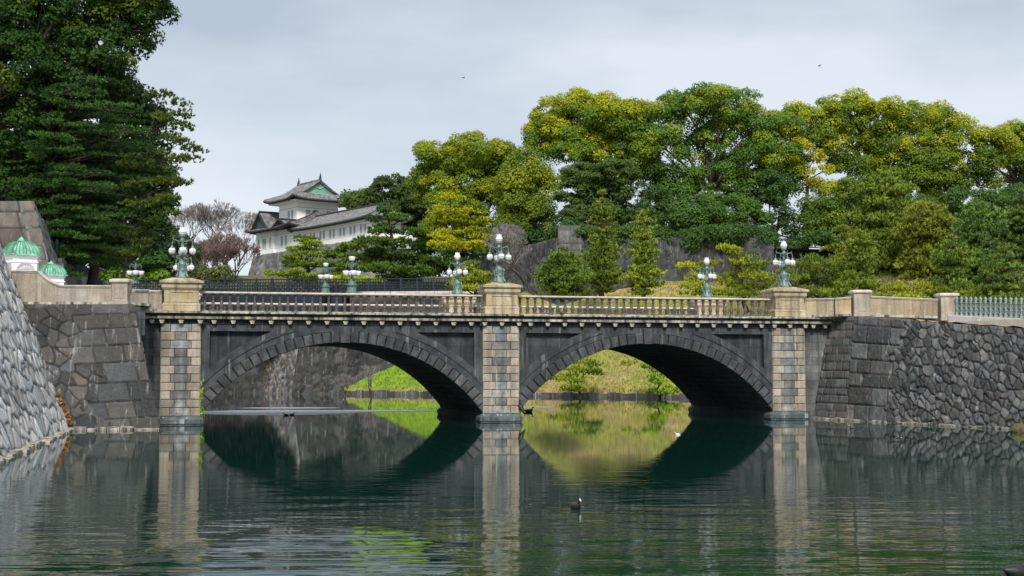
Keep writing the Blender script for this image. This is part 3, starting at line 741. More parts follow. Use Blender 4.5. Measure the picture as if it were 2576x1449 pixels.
# ------------------------------------------------------------------ candelabra lamps on the pedestals
def globe_lamp(mb_arm, mb_gl, c, r):
    mb_gl.ball(c, (r, r, r*.97), 14, 10)
def make_lamp(label):
    t = thing('candelabra_lamp', label, 'lamp', group='bronze globe lamps on the bridge pedestals')
    mb = MB()
    mb.lathe([(.36, 0), (.37, .05), (.34, .08), (.30, .11), (.31, .18), (.27, .25), (.24, .32), (.205, .48), (.20, .62), (.24, .70), (.245, .76), (.19, .82), (.17, .90), (.155, .98), (.12, 1.02)], 8)
    for i in range(4):
        a = math.pi/4 + i*math.pi/2; cx, cy = math.cos(a), math.sin(a)
        mb.tube([(cx*.40, cy*.40, .02), (cx*.38, cy*.38, .12), (cx*.30, cy*.30, .22), (cx*.255, cy*.255, .40), (cx*.30, cy*.30, .60), (cx*.32, cy*.32, .72), (cx*.24, cy*.24, .82)], [.07, .065, .05, .035, .05, .06, .03], 6)
        a = i*math.pi/2; cx, cy = math.cos(a), math.sin(a)
        mb.ball((cx*.23, cy*.23, .42), (.06, .06, .09), 8, 6)
    mb.build('lamp_base', M['bronze'], t, True)
    mb = MB()
    mb.lathe([(.09, 1.0), (.075, 1.08), (.10, 1.12), (.25, 1.16), (.26, 1.19), (.16, 1.22), (.10, 1.30), (.06, 1.38), (.045, 1.5), (.06, 1.62), (.075, 1.72), (.06, 1.85), (.10, 1.95), (.13, 2.0), (.10, 2.08), (.07, 2.14), (.13, 2.2), (.17, 2.23), (.15, 2.27)], 10)
    for i in range(6):
        a = i*math.pi/3; mb.tube([(math.cos(a)*.2, math.sin(a)*.2, 1.18), (math.cos(a)*.28, math.sin(a)*.28, 1.14), (math.cos(a)*.29, math.sin(a)*.29, 1.20)], [.03, .03, .015], 5)
    mb.build('stem', M['bronze'], t, True)
    GR = .18
    for i in range(4):
        a = i*math.pi/2; cx, cy = math.cos(a), math.sin(a)
        mb = MB()
        path = [(.05, 1.96), (.16, 1.94), (.28, 1.99), (.40, 2.04), (.48, 2.0), (.525, 1.90), (.53, 1.80), (.53, 1.74)]
        mb.tube([(cx*r, cy*r, z) for r, z in path], [.045, .035, .03, .03, .028, .025, .024, .03], 6)
        mb.tube([(cx*.36, cy*.36, 2.02), (cx*.46, cy*.46, 2.06), (cx*.52, cy*.52, 2.13)], [.02, .02, .01], 5)
        mb.tube([(cx*.08, cy*.08, 1.80), (cx*.18, cy*.18, 1.82), (cx*.24, cy*.24, 1.92)], [.02, .02, .012], 5)
        arm = mb.build('lamp_arm', M['bronze'], t, True)
        mb = MB(); mb.lathe([(.02, 1.76), (.05, 1.73), (.06, 1.68), (.10, 1.60), (.115, 1.575)], 10, (cx*.53, cy*.53)); mb.lathe([(.03, 1.255), (.05, 1.275), (.06, 1.29)], 8, (cx*.53, cy*.53))
        # cross bands round the globe
        for ax in (0, 1, 2):
            pts = []
            for k in range(21):
                g = 2*math.pi*k/20; q = GR*1.015
                off = {0: (q*math.cos(g), q*math.sin(g), 0), 1: (q*math.cos(g), 0, q*math.sin(g)), 2: (0, q*math.cos(g), q*math.sin(g))}[ax]
                pts.append((cx*.53+off[0], cy*.53+off[1], 1.44+off[2]))
            mb.tube(pts, .009, 4)
        mb.build('globe_holder', M['bronze'], arm)
        mb = MB(); mb.ball((cx*.53, cy*.53, 1.44), GR, 16, 12); mb.build('globe', M['globe'], arm, True)
    mb = MB(); mb.ball((0, 0, 2.45), (.20, .20, .195), 16, 12); g = mb.build('globe', M['globe'], t, True)
    mb = MB(); mb.lathe([(.14, 2.60), (.11, 2.64), (.06, 2.66), (.03, 2.72)], 10)
    for i in range(8):
        a = i*math.pi/4; mb.tube([(math.cos(a)*.11, math.sin(a)*.11, 2.62), (math.cos(a)*.13, math.sin(a)*.13, 2.72)], [.02, .012], 4)
    mb.build('crown_finial', M['globe'], g); 
    mb = MB()
    pts = [(math.cos(2*math.pi*k/20)*.203, math.sin(2*math.pi*k/20)*.203, 2.42) for k in range(21)]; mb.tube(pts, .009, 4); mb.build('band', M['bronze'], g)
    return t
LL = ['green bronze lamp on the left near pedestal, white globes one overlapping a lamp behind', 'green bronze lamp with round white globes on the near pedestal between the two arches',
      'green bronze lamp with round white globes on the rightmost near pedestal', 'green bronze lamp mostly hidden behind the leftmost near lamp, lower globes showing',
      'smaller looking green bronze lamp on the far balustrade just left of the middle pedestal', 'smaller looking green bronze lamp on the far balustrade before a bright green pine']
LL[0] = 'green bronze lamp with round white globes on the leftmost near pedestal'
lamp = make_lamp(LL[0]); k = 0
for face in (0, 1):
    for s0 in (S1, S2, S3):
        o = lamp if k == 0 else copy_tree(lamp)
        o['label'] = LL[k]
        o.location = BW(s0+PW/2, .52 if not face else DP-.52, 7.722); o.rotation_euler = (0, 0, BTH + (.05, 0, -.03, -.5, .04, .1)[k]); k += 1

# ------------------------------------------------------------------ left bank
GZ = 6.08
LB0, LB1 = PZ(175, 1083, 0), PZ(401, 1081, 0)
LT1 = PY(335, 772, 65.8); LT0 = PY(62, 772, 65.8); LT0.z = LT1.z = GZ
ab = thing('abutment_wall', 'dark wall of irregular stones with squared corner blocks left of the bridge', 'stone wall')
def drop(v, k=1.2):                                        # carry a face on below the water
    return v
def below(b, t, z=-1.0):
    f = (b.z-z)/(t.z-b.z); return b+(b-t)*f
ash1 = lambda s, t, W, H: s > W*(.60+.10*np.sin(t*2.1)+.05*np.sin(t*5.3)) - t*.10
exl = Vector((-1.8, 0, 0))
stone_wall('wall_face', below(LB0, LT0)+exl, below(LB1, LT1), LT0+exl, LT1, M['wall'], ab, res=.05, cell=.72, relief=.11, joint=.05, pal=(.09, .30), warm=.10, seed=4,
           ash=ash1, rowh=.90, bw=(.9, 2.0), tilt=-.05, rough=.8, ashflat=.25, joint_dark=.12)
SB = Vector((-19.0, 70.9, 0)); ST = Vector((-19.75, 70.4, GZ))
stone_wall('wall_side', below(LB1, LT1), below(SB, ST), LT1, ST, M['wall'], ab, res=.08, cell=.7, relief=.05, pal=(.12, .3), seed=5, ash=lambda s, t, W, H: s > -1, rowh=.68, bw=(.7, 1.5), rough=.3)
mb = MB()
n = 7
for i in range(n):
    a = LT0.lerp(LT1, i/n); b = LT0.lerp(LT1, (i+1)/n)
    mb.box(a.x+(0 if i else .2), b.x-.012, a.y-.06, a.y+1.0, GZ-.30, GZ+.02)
mb.build('coping', M['endwall'], ab)
pw0 = Vector((-9.2, 11, 0)); pw1 = Vector((LB0.x, LB0.y, 0)) + Vector((-.02, .1, 0)); dxy = (pw1-pw0).normalized()
pw0 = pw1 - dxy*38; pw1 = pw1+dxy*1.6
back = Vector((-.42*12, 0, 12))
pl = thing('quay_wall', 'tall sloping quay wall of pale rough stones at the left edge', 'stone wall')
stone_wall('wall_face', below(pw0, pw0+back), below(pw1, pw1+back), pw0+back, pw1+back, M['wallL'], pl, res=.085, cell=.95, relief=.07, joint=.10, pal=(.62, 1.4), warm=.05, seed=9, ax=.5, ay=1.0, rot=.12, curve=.05, rough=.45, depth=1.2, joint_dark=.08)
# footing stones along its foot
mb = MB(); t = 0; rs = random.Random(5)
while t < 38:
    ln = rs.uniform(.5, 1.2); p = pw0+dxy*t; q = pw0+dxy*(t+ln-.05); o1 = rs.uniform(.12, .3); hz = rs.uniform(.05, .16); nx_ = Vector((dxy.y, -dxy.x, 0))
    a_, b_, c_, d_ = p+nx_*o1, q+nx_*o1, q-nx_*.5, p-nx_*.5
    mb.add([(v.x, v.y, -.7) for v in (a_, b_, c_, d_)]+[(v.x, v.y, hz) for v in (a_, b_)]+[(v.x, v.y, hz+.12) for v in (c_, d_)], [(0, 3, 2, 1), (4, 5, 6, 7), (0, 1, 5, 4), (1, 2, 6, 5), (2, 3, 7, 6), (3, 0, 4, 7)])
    t += ln
mb.build('footing', M['cornice'], pl)
# plateaus
slab('road_left', [(-23.0, 66.2), (-18.9, 66.2), (-19.9, 70.4), (-23.4, 83.8), (-41, 158), (-140, 158), (-140, 60), (-30, 60), (-27, 66)], -1.2, GZ-.02, M['gravel'])

def parapet(name, label, pts, z0, tops, th=.36, group=None, mat='tan', npan=3):
    """solid parapet of upright slabs under a moulded rail: pts are ground points, tops the rail heights"""
    root = thing(name, label, 'parapet', group=group)
    mb = MB(); mr_ = MB(); mbase = MB()
    for i in range(len(pts)-1):
        a, b = Vector(pts[i]), Vector(pts[i+1]); dr = (b-a); ln = dr.length; dr.normalize(); nr = Vector((dr.y, -dr.x, 0))
        m_ = max(1, round(ln/1.1)); z_a, z_b = tops[i], tops[i+1]
        def quadbox(m, s0, s1, o0, o1, za0, zb0, za1, zb1):
            P = [a+dr*s0+nr*o0, a+dr*s1+nr*o0, a+dr*s1+nr*o1, a+dr*s0+nr*o1]
            m.add([(p.x, p.y, z) for p, z in zip(P, (za0, zb0, zb0, za0))]+[(p.x, p.y, z) for p, z in zip(P, (za1, zb1, zb1, za1))],
                  [(0, 3, 2, 1), (4, 5, 6, 7), (0, 1, 5, 4), (1, 2, 6, 5), (2, 3, 7, 6), (3, 0, 4, 7)][::1])
        zz = lambda s: z_a+(z_b-z_a)*s/ln
        bz = lambda s: z0[i]+(z0[i+1]-z0[i])*s/ln
        for k in range(m_):
            s0, s1 = ln*k/m_, ln*(k+1)/m_-.014*(m_ > 1)
            quadbox(mb, s0, s1, -th/2, th/2, bz(s0)+.13, bz(s1)+.13, zz(s0)-.12, zz(s1)-.12)
            quadbox(mbase, s0, s1, -th/2-.07, th/2+.07, bz(s0), bz(s1), bz(s0)+.128, bz(s1)+.128)
        quadbox(mr_, 0, ln, -th/2-.05, th/2+.05, z_a-.118, z_b-.118, z_a-.06, z_b-.06)
        quadbox(mr_, 0, ln, -th/2-.09, th/2+.09, z_a-.058, z_b-.058, z_a, z_b)
    mb.build('slab', M[mat], root, vary=(.75, 1.1)); mr_.build('rail', M['rail'], root, bevel=.015); mbase.build('base', M['cornice'], root)
    return root
def post(label, p, w, z0, z1, rz=0, mat='tan'):
    t = thing('parapet_post', label, 'post', (p[0], p[1], z0), rz, 'capped stone posts of the parapets')
    h = z1-z0; mb = MB(); q = w/2
    mb.box(-q-.05, q+.05, -q-.05, q+.05, 0, .16); mb.box(-q, q, -q, q, .163, h-.2)
    mb.box(-q*.55, q*.55, -q-.02, q+.02, .3, h-.34)
    mb.build('shaft', M[mat], t, bevel=.012)
    mb = MB(); mb.frus(-q-.06, q+.06, -q-.06, q+.06, h-.2, h-.201, 0) if 0 else None
    mb.box(-q-.05, q+.05, -q-.05, q+.05, h-.197, h-.15); mb.box(-q-.10, q+.10, -q-.10, q+.10, h-.147, h-.03); mb.frus(-q-.09, q+.09, -q-.09, q+.09, h-.028, h+.02, .1)
    mb.build('cap', M['rail'], t, bevel=.01); return t
yq = 66.1
def xq(u): return (u-1288)/F_PX*yq
zq = lambda v: PY(200, v, yq).z
pp = [(xq(24), yq, 0), (xq(95), yq, 0)]; tp = [zq(680), zq(681)]
for k in range(1, 9):
    g = k/8*math.pi/2; pp.append((xq(95+65*(math.sin(g)**1.0*.35+.65*k/8)), yq, 0)); tp.append(zq(681+37*(1-(1-k/8)**2.1)))
pp.append((xq(282), yq, 0)); tp.append(zq(718.5))
parapet('parapet', 'stone parapet left of the bridge, its rail sweeping up to the far left', pp, [GZ+.02]*len(pp), tp, mat='tan')
post('squat capped stone post on the abutment left of the bridge', (xq(304), yq+.05), .78, GZ+.02, zq(703))
e0 = BW(-.02, .45); parapet('parapet', 'short solid parapet between the left capped post and the leftmost pedestal', [(xq(327), yq+.15, 0), (xq(352), yq+1.0, 0), (BW(-1.2, .5).x, BW(-1.2, .5).y, 0), (e0.x, e0.y, 0)], [GZ, GZ, 5.95, 5.95], [zq(728), PY(350, 729, 67.1).z, 7.05, 7.04], mat='tan')
# outer wall strip below that short parapet
mb = MB(); p0, p1, p2, p3 = Vector((xq(335), yq-.2, 0)), Vector((xq(352), yq+.9, 0)), BW(-1.3, .25), BW(-1.3, 1.5)
mb.add([(p.x, p.y, 4.6) for p in (p0, p1, p2, p3)]+[(p.x, p.y, GZ-.05) for p in (p0, p1, p2, p3)], [(0, 1, 5, 4), (1, 2, 6, 5), (4, 5, 6, 7), (2, 3, 7, 6), (3, 0, 4, 7)]); mb.build('coping', M['endwall'], ab)

# ------------------------------------------------------------------ right bank
M['slab'] = stone('warm_slab_stone', (.44, .33, .20), (.62, .50, .34), (.09, .075, .06), .5, (.78, .72, .62), .3, attr=True, scale=1.3)
RB0, RB1 = PZ(2131, 1058, 0), PZ(2576, 1082, 0)
RT0 = PY(2154, 797, 77.4); RT1 = PY(2576, 830, RB1.y+2.4)
ext = 1.75
RBe = RB0+(RB1-RB0)*ext; RTe = RT0+(RT1-RT0)*ext; RTe.z = max(RTe.z, 4.2)
rb = thing('bank_wall', 'battered dark stone wall right of the bridge, squared corner blocks turning to boulders', 'stone wall')
ash2 = lambda s, t, W, H: s < W*(.165+.022*np.sin(t*2.3)+.012*np.sin(t*6.1))
stone_wall('wall_face', below(RB0, RT0), below(RBe, RTe), RT0, RTe, M['wall'], rb, res=.06, cell=.52, relief=.13, joint=.055, pal=(.12, .46), warm=.05, seed=21,
           ash=ash2, rowh=.86, bw=(1.0, 2.0), rough=1.6, depth=1.0, ax=1.15, ay=.9, rot=.5, ashflat=.12, joint_dark=.08)
RA = PZ(2030, 1056, 0); RAT = BW(SR+.2, .6, RT0.z); RA = BW(SR-1.0, .3)
stone_wall('wall_side', below(RA, RAT), below(RB0, RT0), RAT, RT0, M['wall'], rb, res=.06, cell=.6, relief=.10, pal=(.16, .38), seed=22, ash=lambda s, t, W, H: s > -1, rowh=.5, bw=(.5, 1.1), rough=.5)
mb = MB()
for (a, b) in ((RAT, RT0), (RT0, RT0.lerp(RTe, .26))):
    dr = (b-a).normalized(); nr = Vector((dr.y, -dr.x, 0)).normalized(); m_ = max(2, round((b-a).length/1.3)); 
    for i in range(m_):
        p, q = a.lerp(b, i/m_), a.lerp(b, (i+1)/m_)-dr*.012
        P = [p+nr*.07, q+nr*.07, q-nr*.7, p-nr*.7]
        mb.add([(v.x, v.y, v.z-.30+.30*(0)) for v in P]+[(v.x, v.y, v.z+.03) for v in P], [(0, 3, 2, 1), (4, 5, 6, 7), (0, 1, 5, 4), (1, 2, 6, 5), (2, 3, 7, 6), (3, 0, 4, 7)])
mb.build('coping', M['endwall'], rb)
def ledge(a, b, seed, mat, parent):
    mb = MB(); r_ = random.Random(seed); d = Vector((b.x-a.x, b.y-a.y, 0)); ln = d.length; d.normalize(); nx2 = Vector((d.y, -d.x, 0)); t = 0
    while t < ln:
        l2 = min(r_.uniform(.4, 1.3), ln-t+.05); p, q = a+d*t, a+d*(t+l2-.04); o = r_.uniform(.10, .28); hz = r_.uniform(.04, .13)
        P = [p+nx2*o, q+nx2*o*r_.uniform(.7, 1.2), q-nx2*.5, p-nx2*.5]
        mb.add([(v.x, v.y, -.8) for v in P]+[(P[0].x, P[0].y, hz), (P[1].x, P[1].y, hz*.8), (P[2].x, P[2].y, hz+.12), (P[3].x, P[3].y, hz+.12)], [(0, 3, 2, 1), (4, 5, 6, 7), (0, 1, 5, 4), (1, 2, 6, 5), (2, 3, 7, 6), (3, 0, 4, 7)]); t += l2
    return mb.build('footing', mat, parent, vary=(.6, 1.1))
ledge(RB0, RBe, 61, M['cornice'], rb); ledge(RA, RB0, 62, M['cornice'], rb); ledge(LB0, LB1, 63, M['cornice'], ab)
K0, K1 = PY(2384, 817, 77.6), PY(2576, 828, 72.2); KT0, KT1 = PY(2384, 793, 77.6), PY(2576, 801.5, 72.2)
K2 = K0+(K1-K0)*2.6; KT2 = KT0+(KT1-KT0)*2.6
# verge of dry leaves between wall top and kerb
vs = []; fs = []; NV = 40
rs_ = np.random.RandomState(3)
for i in range(NV+1):
    f = i/NV; a = RT0.lerp(RTe, .2+.8*f); b = K0.lerp(K2, f)
    for j in range(5):
        p = a.lerp(b, j/4); vs.append((p.x, p.y, p.z+.02+(rs_.rand()*.10 if j < 4 else 0.02)))
for i in range(NV):
    for j in range(4): fs.append((i*5+j, (i+1)*5+j, (i+1)*5+j+1, i*5+j+1))
tag(np_mesh('verge', vs, fs, simple('dry_leaf_verge', (.42, .30, .17), .95, 0, .45, 7, .05)), kind='structure')
kb = MB(); dr = (K2-K0).normalized(); nr = Vector((dr.y, -dr.x, 0)).normalized()
if nr.y > 0: nr = -nr
P = [K0, K2, K2-nr*.5, K0-nr*.5]; T_ = [KT0, KT2, KT2-nr*.5, KT0-nr*.5]
kb.add([(v.x, v.y, v.z-.6) for v in P]+[(v.x, v.y, v.z) for v in T_], [(0, 3, 2, 1), (4, 5, 6, 7), (0, 1, 5, 4), (1, 2, 6, 5), (2, 3, 7, 6), (3, 0, 4, 7)])
tag(kb.build('kerb_wall', M['kerb'], bevel=.03), 'pale smooth concrete kerb wall under the green railing at right', 'kerb')
slab('plaza_right', [(BW(SR, .5).x, BW(SR, .5).y+.3), (RT0.x+.3, RT0.y+.6), (K0.x-.5, K0.y+.3), (K2.x, K2.y+.4), (140, K2.y), (140, 140), (23, 134), (BW(SR, DP).x, BW(SR, DP).y)], -1.2, 5.62, M['gravel'])
yr = 78.05
def xr(u): return (u-1288)/F_PX*yr
zr = lambda v, y=78.05: PY(2200, v, y).z
e1 = BW(S3+PW+.02, .45)
parapet('parapet', 'solid warm stone parapet between the right pedestal and the nearest capped post', [(e1.x, e1.y, 0), (xr(2100), yr, 0), (xr(2140), yr, 0)], [5.95, 5.97, 6.0], [7.03, 7.04, 7.12], mat='slab')
post('streaked stone post with a flat cap right of the rightmost pedestal', (xr(2165), yr), .94, 5.96, zr(731))
parapet('parapet', 'solid warm stone parapet ending at the last post before the green railing', [(xr(2188), yr, 0), (xr(2358), yr, 0)], [5.96, 5.86], [zr(745), zr(752.5)], mat='slab')
post('tan stone post where the solid parapet meets the green railing', (xr(2384), yr+.1), .94, 5.72, zr(738.5))
# ornate railing
ra = thing('ornate_railing', 'ornate pale green metal railing with finial posts on the kerb wall', 'railing')
A0, A1 = PY(2396, 795, 77.9), PY(2576, 801, 72.5); dirv = (A1-A0); ln = dirv.length; dirv.normalize(); n_post = int(ln*1.7/.402)
hor = Vector((dirv.x, dirv.y, 0)).normalized(); ang = math.atan2(hor.y, hor.x); slope = dirv.z/math.hypot(dirv.x, dirv.y)
mb = MB()
mb.lathe([(.12, 0), (.125, .05), (.10, .10), (.06, .14), (.10, .17), (.10, .20), (.05, .24), (.045, .30), (.06, .32), (.055, .60), (.045, .74), (.075, .78), (.08, .83), (.05, .86), (.085, .90), (.09, .94), (.05, .97), (.105, 1.01), (.08, 1.06), (.02, 1.15)], 8)
pst = None
for i in range(n_post+1):
    p = A0+dirv*(.402*i)
    if pst is None: pst = o = mb.build('railing_post', M['bronze2'], ra, True)
    else: o = pst.copy(); COL.objects.link(o); o.parent = ra
    o.location = p
for zz_, rr in ((.27, .028), (.80, .03), (.72, .015)):
    mb = MB(); mb.tube([A0+Vector((0, 0, zz_))-dirv*.3, A0+dirv*(.402*n_post)+Vector((0, 0, zz_))], rr, 6); mb.build('rail_bar', M['bronze2'], ra)
for i in range(n_post):
    mb = MB(); c = A0+dirv*(.402*(i+.5))
    for (ox, oz, r) in ((0, .48, .10), (-.10, .64, .06), (.10, .64, .06), (-.10, .35, .05), (.10, .35, .05), (0, .15, .09)):
        pts = [c+hor*(ox+r*math.cos(g*math.pi/6))+Vector((0, 0, oz+r*math.sin(g*math.pi/6))) for g in range(13)]
        mb.tube(pts, .026, 4)
    mb.tube([c+hor*(-.18)+Vector((0, 0, .3)), c+hor*(-.05)+Vector((0, 0, .52)), c+hor*.05+Vector((0, 0, .58)), c+hor*.18+Vector((0, 0, .74))], .018, 4)
    mb.tube([c+hor*.18+Vector((0, 0, .3)), c+hor*.05+Vector((0, 0, .52)), c-hor*.05+Vector((0, 0, .58)), c-hor*.18+Vector((0, 0, .74))], .018, 4)
    mb.build('scroll_panel', M['bronze2'], ra)

# ------------------------------------------------------------------ guard kiosks on the left plateau
def kiosk(label, u, Y, veave, side):
    p = PY(u, 700, Y); ez = PY(u, veave, Y).z; h = ez-GZ
    t = thing('guard_kiosk', label, 'kiosk', (p.x, p.y, GZ), R(41), 'white kiosks with green domes')
    q = side/2; mb = MB(); mb.box(-q, q, -q, q, 0, h-.22); mb.build('wall', M['white'], t)
    mb = MB(); mb.box(-q-.06, q+.06, -q-.06, q+.06, 0, .35); mb.build('base', M['kerb'], t)
    mb = MB(); mb.box(-q-.05, q+.05, -q-.05, q+.05, h-.217, h-.15); mb.box(-q-.10, q+.10, -q-.10, q+.10, h-.147, h-.08); mb.box(-q-.05, q+.05, -q-.05, q+.05, h-.5, h-.44); mb.build('cornice', M['white'], t)
    for k in range(4):                              # arched niche with a fan on every side
        Rm = Matrix.Rotation(k*math.pi/2, 4, 'Z')
        mb = MB(); cz = h-1.05
        def add(x0, z0, x1, z1, w_, y=.03):
            d = Vector((x1-x0, z1-z0)); nrm = Vector((-d.y, d.x)).normalized()*w_/2
            pts = [(x0+nrm.x, z0+nrm.y), (x1+nrm.x, z1+nrm.y), (x1-nrm.x, z1-nrm.y), (x0-nrm.x, z0-nrm.y)]
            vs_ = [Rm @ Vector((px, yy, pz)) for yy in (-q-y, -q+.01) for px, pz in pts]
            mb.add(vs_, [(0, 1, 2, 3), (7, 6, 5, 4), (0, 4, 5, 1), (1, 5, 6, 2), (2, 6, 7, 3), (3, 7, 4, 0)])
        for rr_, w_ in ((q*.78, .07), (q*.66, .03), (q*.2, .04)):
            for g in range(12):
                a0, a1 = math.pi*g/12, math.pi*(g+1)/12
                add(rr_*math.cos(a0), cz+rr_*math.sin(a0), rr_*math.cos(a1), cz+rr_*math.sin(a1), w_)
        for g in range(1, 12):
            a0 = math.pi*g/12; add(q*.24*math.cos(a0), cz+q*.24*math.sin(a0), q*.6*math.cos(a0), cz+q*.6*math.sin(a0), .035)
        for sg in (-1, 1): add(sg*q*.78, .4, sg*q*.78, cz, .07)
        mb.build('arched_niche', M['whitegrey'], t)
    # square-plan dome with ribs
    e = q*1.13; H = e*1.08; ns = 9
    prof = [(1.16, -.06), (1.10, .0), (1.06, .10), (1.03, .25), (.97, .42), (.86, .60), (.70, .76), (.50, .88), (.28, .95), (.14, .99)]
    mb = MB(); vs_ = []
    for (r_, z_) in prof:
        for k in range(4):
            Rm = Matrix.Rotation(k*math.pi/2, 4, 'Z')
            for i in range(8):
                x = -1+2*i/8; vs_.append(Rm @ Vector((x*e*r_, -e*r_, 0))+Vector((0, 0, h-.05+z_*H + (.05*abs(x)**6 if z_ < .05 else 0))))
    fs_ = [(j*32+i, j*32+(i+1) % 32, (j+1)*32+(i+1) % 32, (j+1)*32+i) for j in range(len(prof)-1) for i in range(32)]
    fs_ += [tuple(range(31, -1, -1)), tuple(range((len(prof)-1)*32, len(prof)*32))]
    mb.add(vs_, fs_); dome = mb.build('dome_roof', M['copper'], t)
    mb = MB()
    for i in range(32):
        pts = [vs_[j*32+i]*1.0 for j in range(1, len(prof))]
        mb.tube([p_+Vector((p_.x, p_.y, 0)).normalized()*.012 for p_ in pts], .022 if i % 8 else .04, 4)
    mb.build('dome_rib', M['copperdark'], dome)
    mb = MB(); zt = h-.05+H*.98; mb.lathe([(.24*e/.85, zt-.02), (.20*e/.85, zt+.08), (.10, zt+.17), (.04, zt+.24), (.015, zt+.28)], 8); mb.build('finial', M['copper'], dome)
kiosk('white kiosk with a ribbed green dome at the far left, the larger of two', 52, 76, 640, 1.34)
kiosk('smaller white kiosk with a ribbed green dome behind the sweep of the parapet', 128, 94, 692, 1.34)

M['wallB'] = stone('brown_block_stone', (.125, .105, .09), (.22, .19, .165), (.05, .04, .04), .4, (.5, .46, .42), .25, attr=True, scale=.6)
# gate wall of big brown blocks and the long low wall with its fence behind the kiosks
gw = thing('gate_wall', 'high battered wall of large brown blocks behind the domed kiosks', 'stone wall')
g00, g10, g01, g11 = PY(-420, 830, 96.5), PY(160, 830, 96.5), PY(-420, 505, 99), PY(80, 507, 99)
for q in (g00, g10): q.z = GZ-.1
g01.z = g11.z
stone_wall('wall_face', g00, g10, g01, g11, M['wallB'], gw, res=.11, cell=1.2, joint=.13, relief=.09, pal=(.55, 1.0), warm=.05, seed=31, joint_dark=.1, ash=lambda s, t, W, H: s > -1, rowh=1.35, bw=(1.5, 3), rough=.25, depth=1)
s10 = g10+NB*13; s11 = g11+NB*12+Vector((.2, 0, 0)); s11.z -= 1.5
stone_wall('wall_side', g10, s10, g11, s11, M['wall'], gw, joint=.13, res=.13, cell=1.0, relief=.12, pal=(.30, .75), warm=.08, seed=32, ash=lambda s, t, W, H: s > -1, rowh=1.3, bw=(1, 2.6), rough=.6, depth=1)
mb = MB(); mb.add([(g01.x, g01.y, g01.z), (g11.x, g11.y, g11.z), (s11.x, s11.y, s11.z), (g01.x, s11.y, g01.z)], [(0, 1, 2, 3)]); mb.build('wall_top', M['brown'], gw)
lw = thing('low_wall', 'long low wall of pale streaked stones running back behind the second kiosk', 'stone wall')
w0, w1 = Vector((-35.6, 108, GZ-.1)), Vector((-47.8, 160, GZ-.1)); wt0, wt1 = w0+Vector((-.9, 0, 5.9)), w1+Vector((-.9, 0, 5.9))
stone_wall('wall_face', w0, w1, wt0, wt1, M['wall'], lw, res=.2, cell=1.1, relief=.12, pal=(.35, .8), warm=.08, seed=33, rough=1, depth=1)
def iron_fence(name, label, a, b, h, step=.24, rail_r=.05, lattice=True, cat='fence', post_every=9):
    root = thing(name, label, cat); d = b-a; ln = Vector((d.x, d.y)).length; n = int(ln/step)
    mb = MB()
    for i in range(n+1):
        p = a.lerp(b, i/n); mb.tube([p, p+Vector((0, 0, h-.02))], .03, 4)
    if lattice:
        for i in range(0, n-2, 2):
            p, q = a.lerp(b, i/n), a.lerp(b, (i+3)/n)
            mb.tube([p+Vector((0, 0, .15)), q+Vector((0, 0, h*.85))], .025, 4); mb.tube([q+Vector((0, 0, .15)), p+Vector((0, 0, h*.85))], .025, 4)
    tag(mb.build('bar', M['iron'], root), kind='stuff')
    for z in (.08, h*.5, h): mb = MB(); mb.tube([a+Vector((0, 0, z)), b+Vector((0, 0, z))], rail_r, 5); mb.build('rail', M['iron'], root)
    m_ = max(1, n//post_every); pm = None
    for i in range(m_+1):
        p = a.lerp(b, i/m_)
        if pm is None: mb = MB(); mb.box(-.09, .09, -.09, .09, 0, h+.12); pm = o = mb.build('fence_post', M['iron'], root)
        else: o = pm.copy(); COL.objects.link(o); o.parent = root
        o.location = p
    return root
iron_fence('iron_fence', 'dark iron fence on the low wall running back behind the kiosks', wt0+Vector((-.3, 0, 0)), wt1+Vector((-.3, 0, 0)), 1.35)

# ------------------------------------------------------------------ iron bridge behind, its lamps
ib = thing('iron_bridge', 'dark iron bridge with lattice railing behind the stone bridge', 'bridge')
I0, I1 = PY(250, 735, 154), PY(1132, 744, 150)
iz = PY(330, 735, 153.7).z
I0.z = iz; I1.z = iz-.1
dI = (I1-I0).normalized(); nI = Vector((dI.y, -dI.x, 0)).normalized()
mb = MB(); J = I0.lerp(I1, .70)
def obox(mb, a, b, o0, o1, z0, z1):
    P = [a+nI*o0, b+nI*o0, b+nI*o1, a+nI*o1]
    mb.add([(p.x, p.y, p.z+z0) for p in P]+[(p.x, p.y, p.z+z1) for p in P], [(0, 3, 2, 1), (4, 5, 6, 7), (0, 1, 5, 4), (1, 2, 6, 5), (2, 3, 7, 6), (3, 0, 4, 7)])
obox(mb, I0, J, -6, .2, -.6, -.02); mb.build('deck', M['iron'], ib)
mb = MB(); obox(mb, I0, J, .0, .35, -2.2, -.63)
for i in range(30):
    p = I0.lerp(J, (i+.5)/30); obox(mb, p-dI*.1, p+dI*.1, .352, .5, -2.15, -.66)
mb.build('girder', M['iron'], ib)
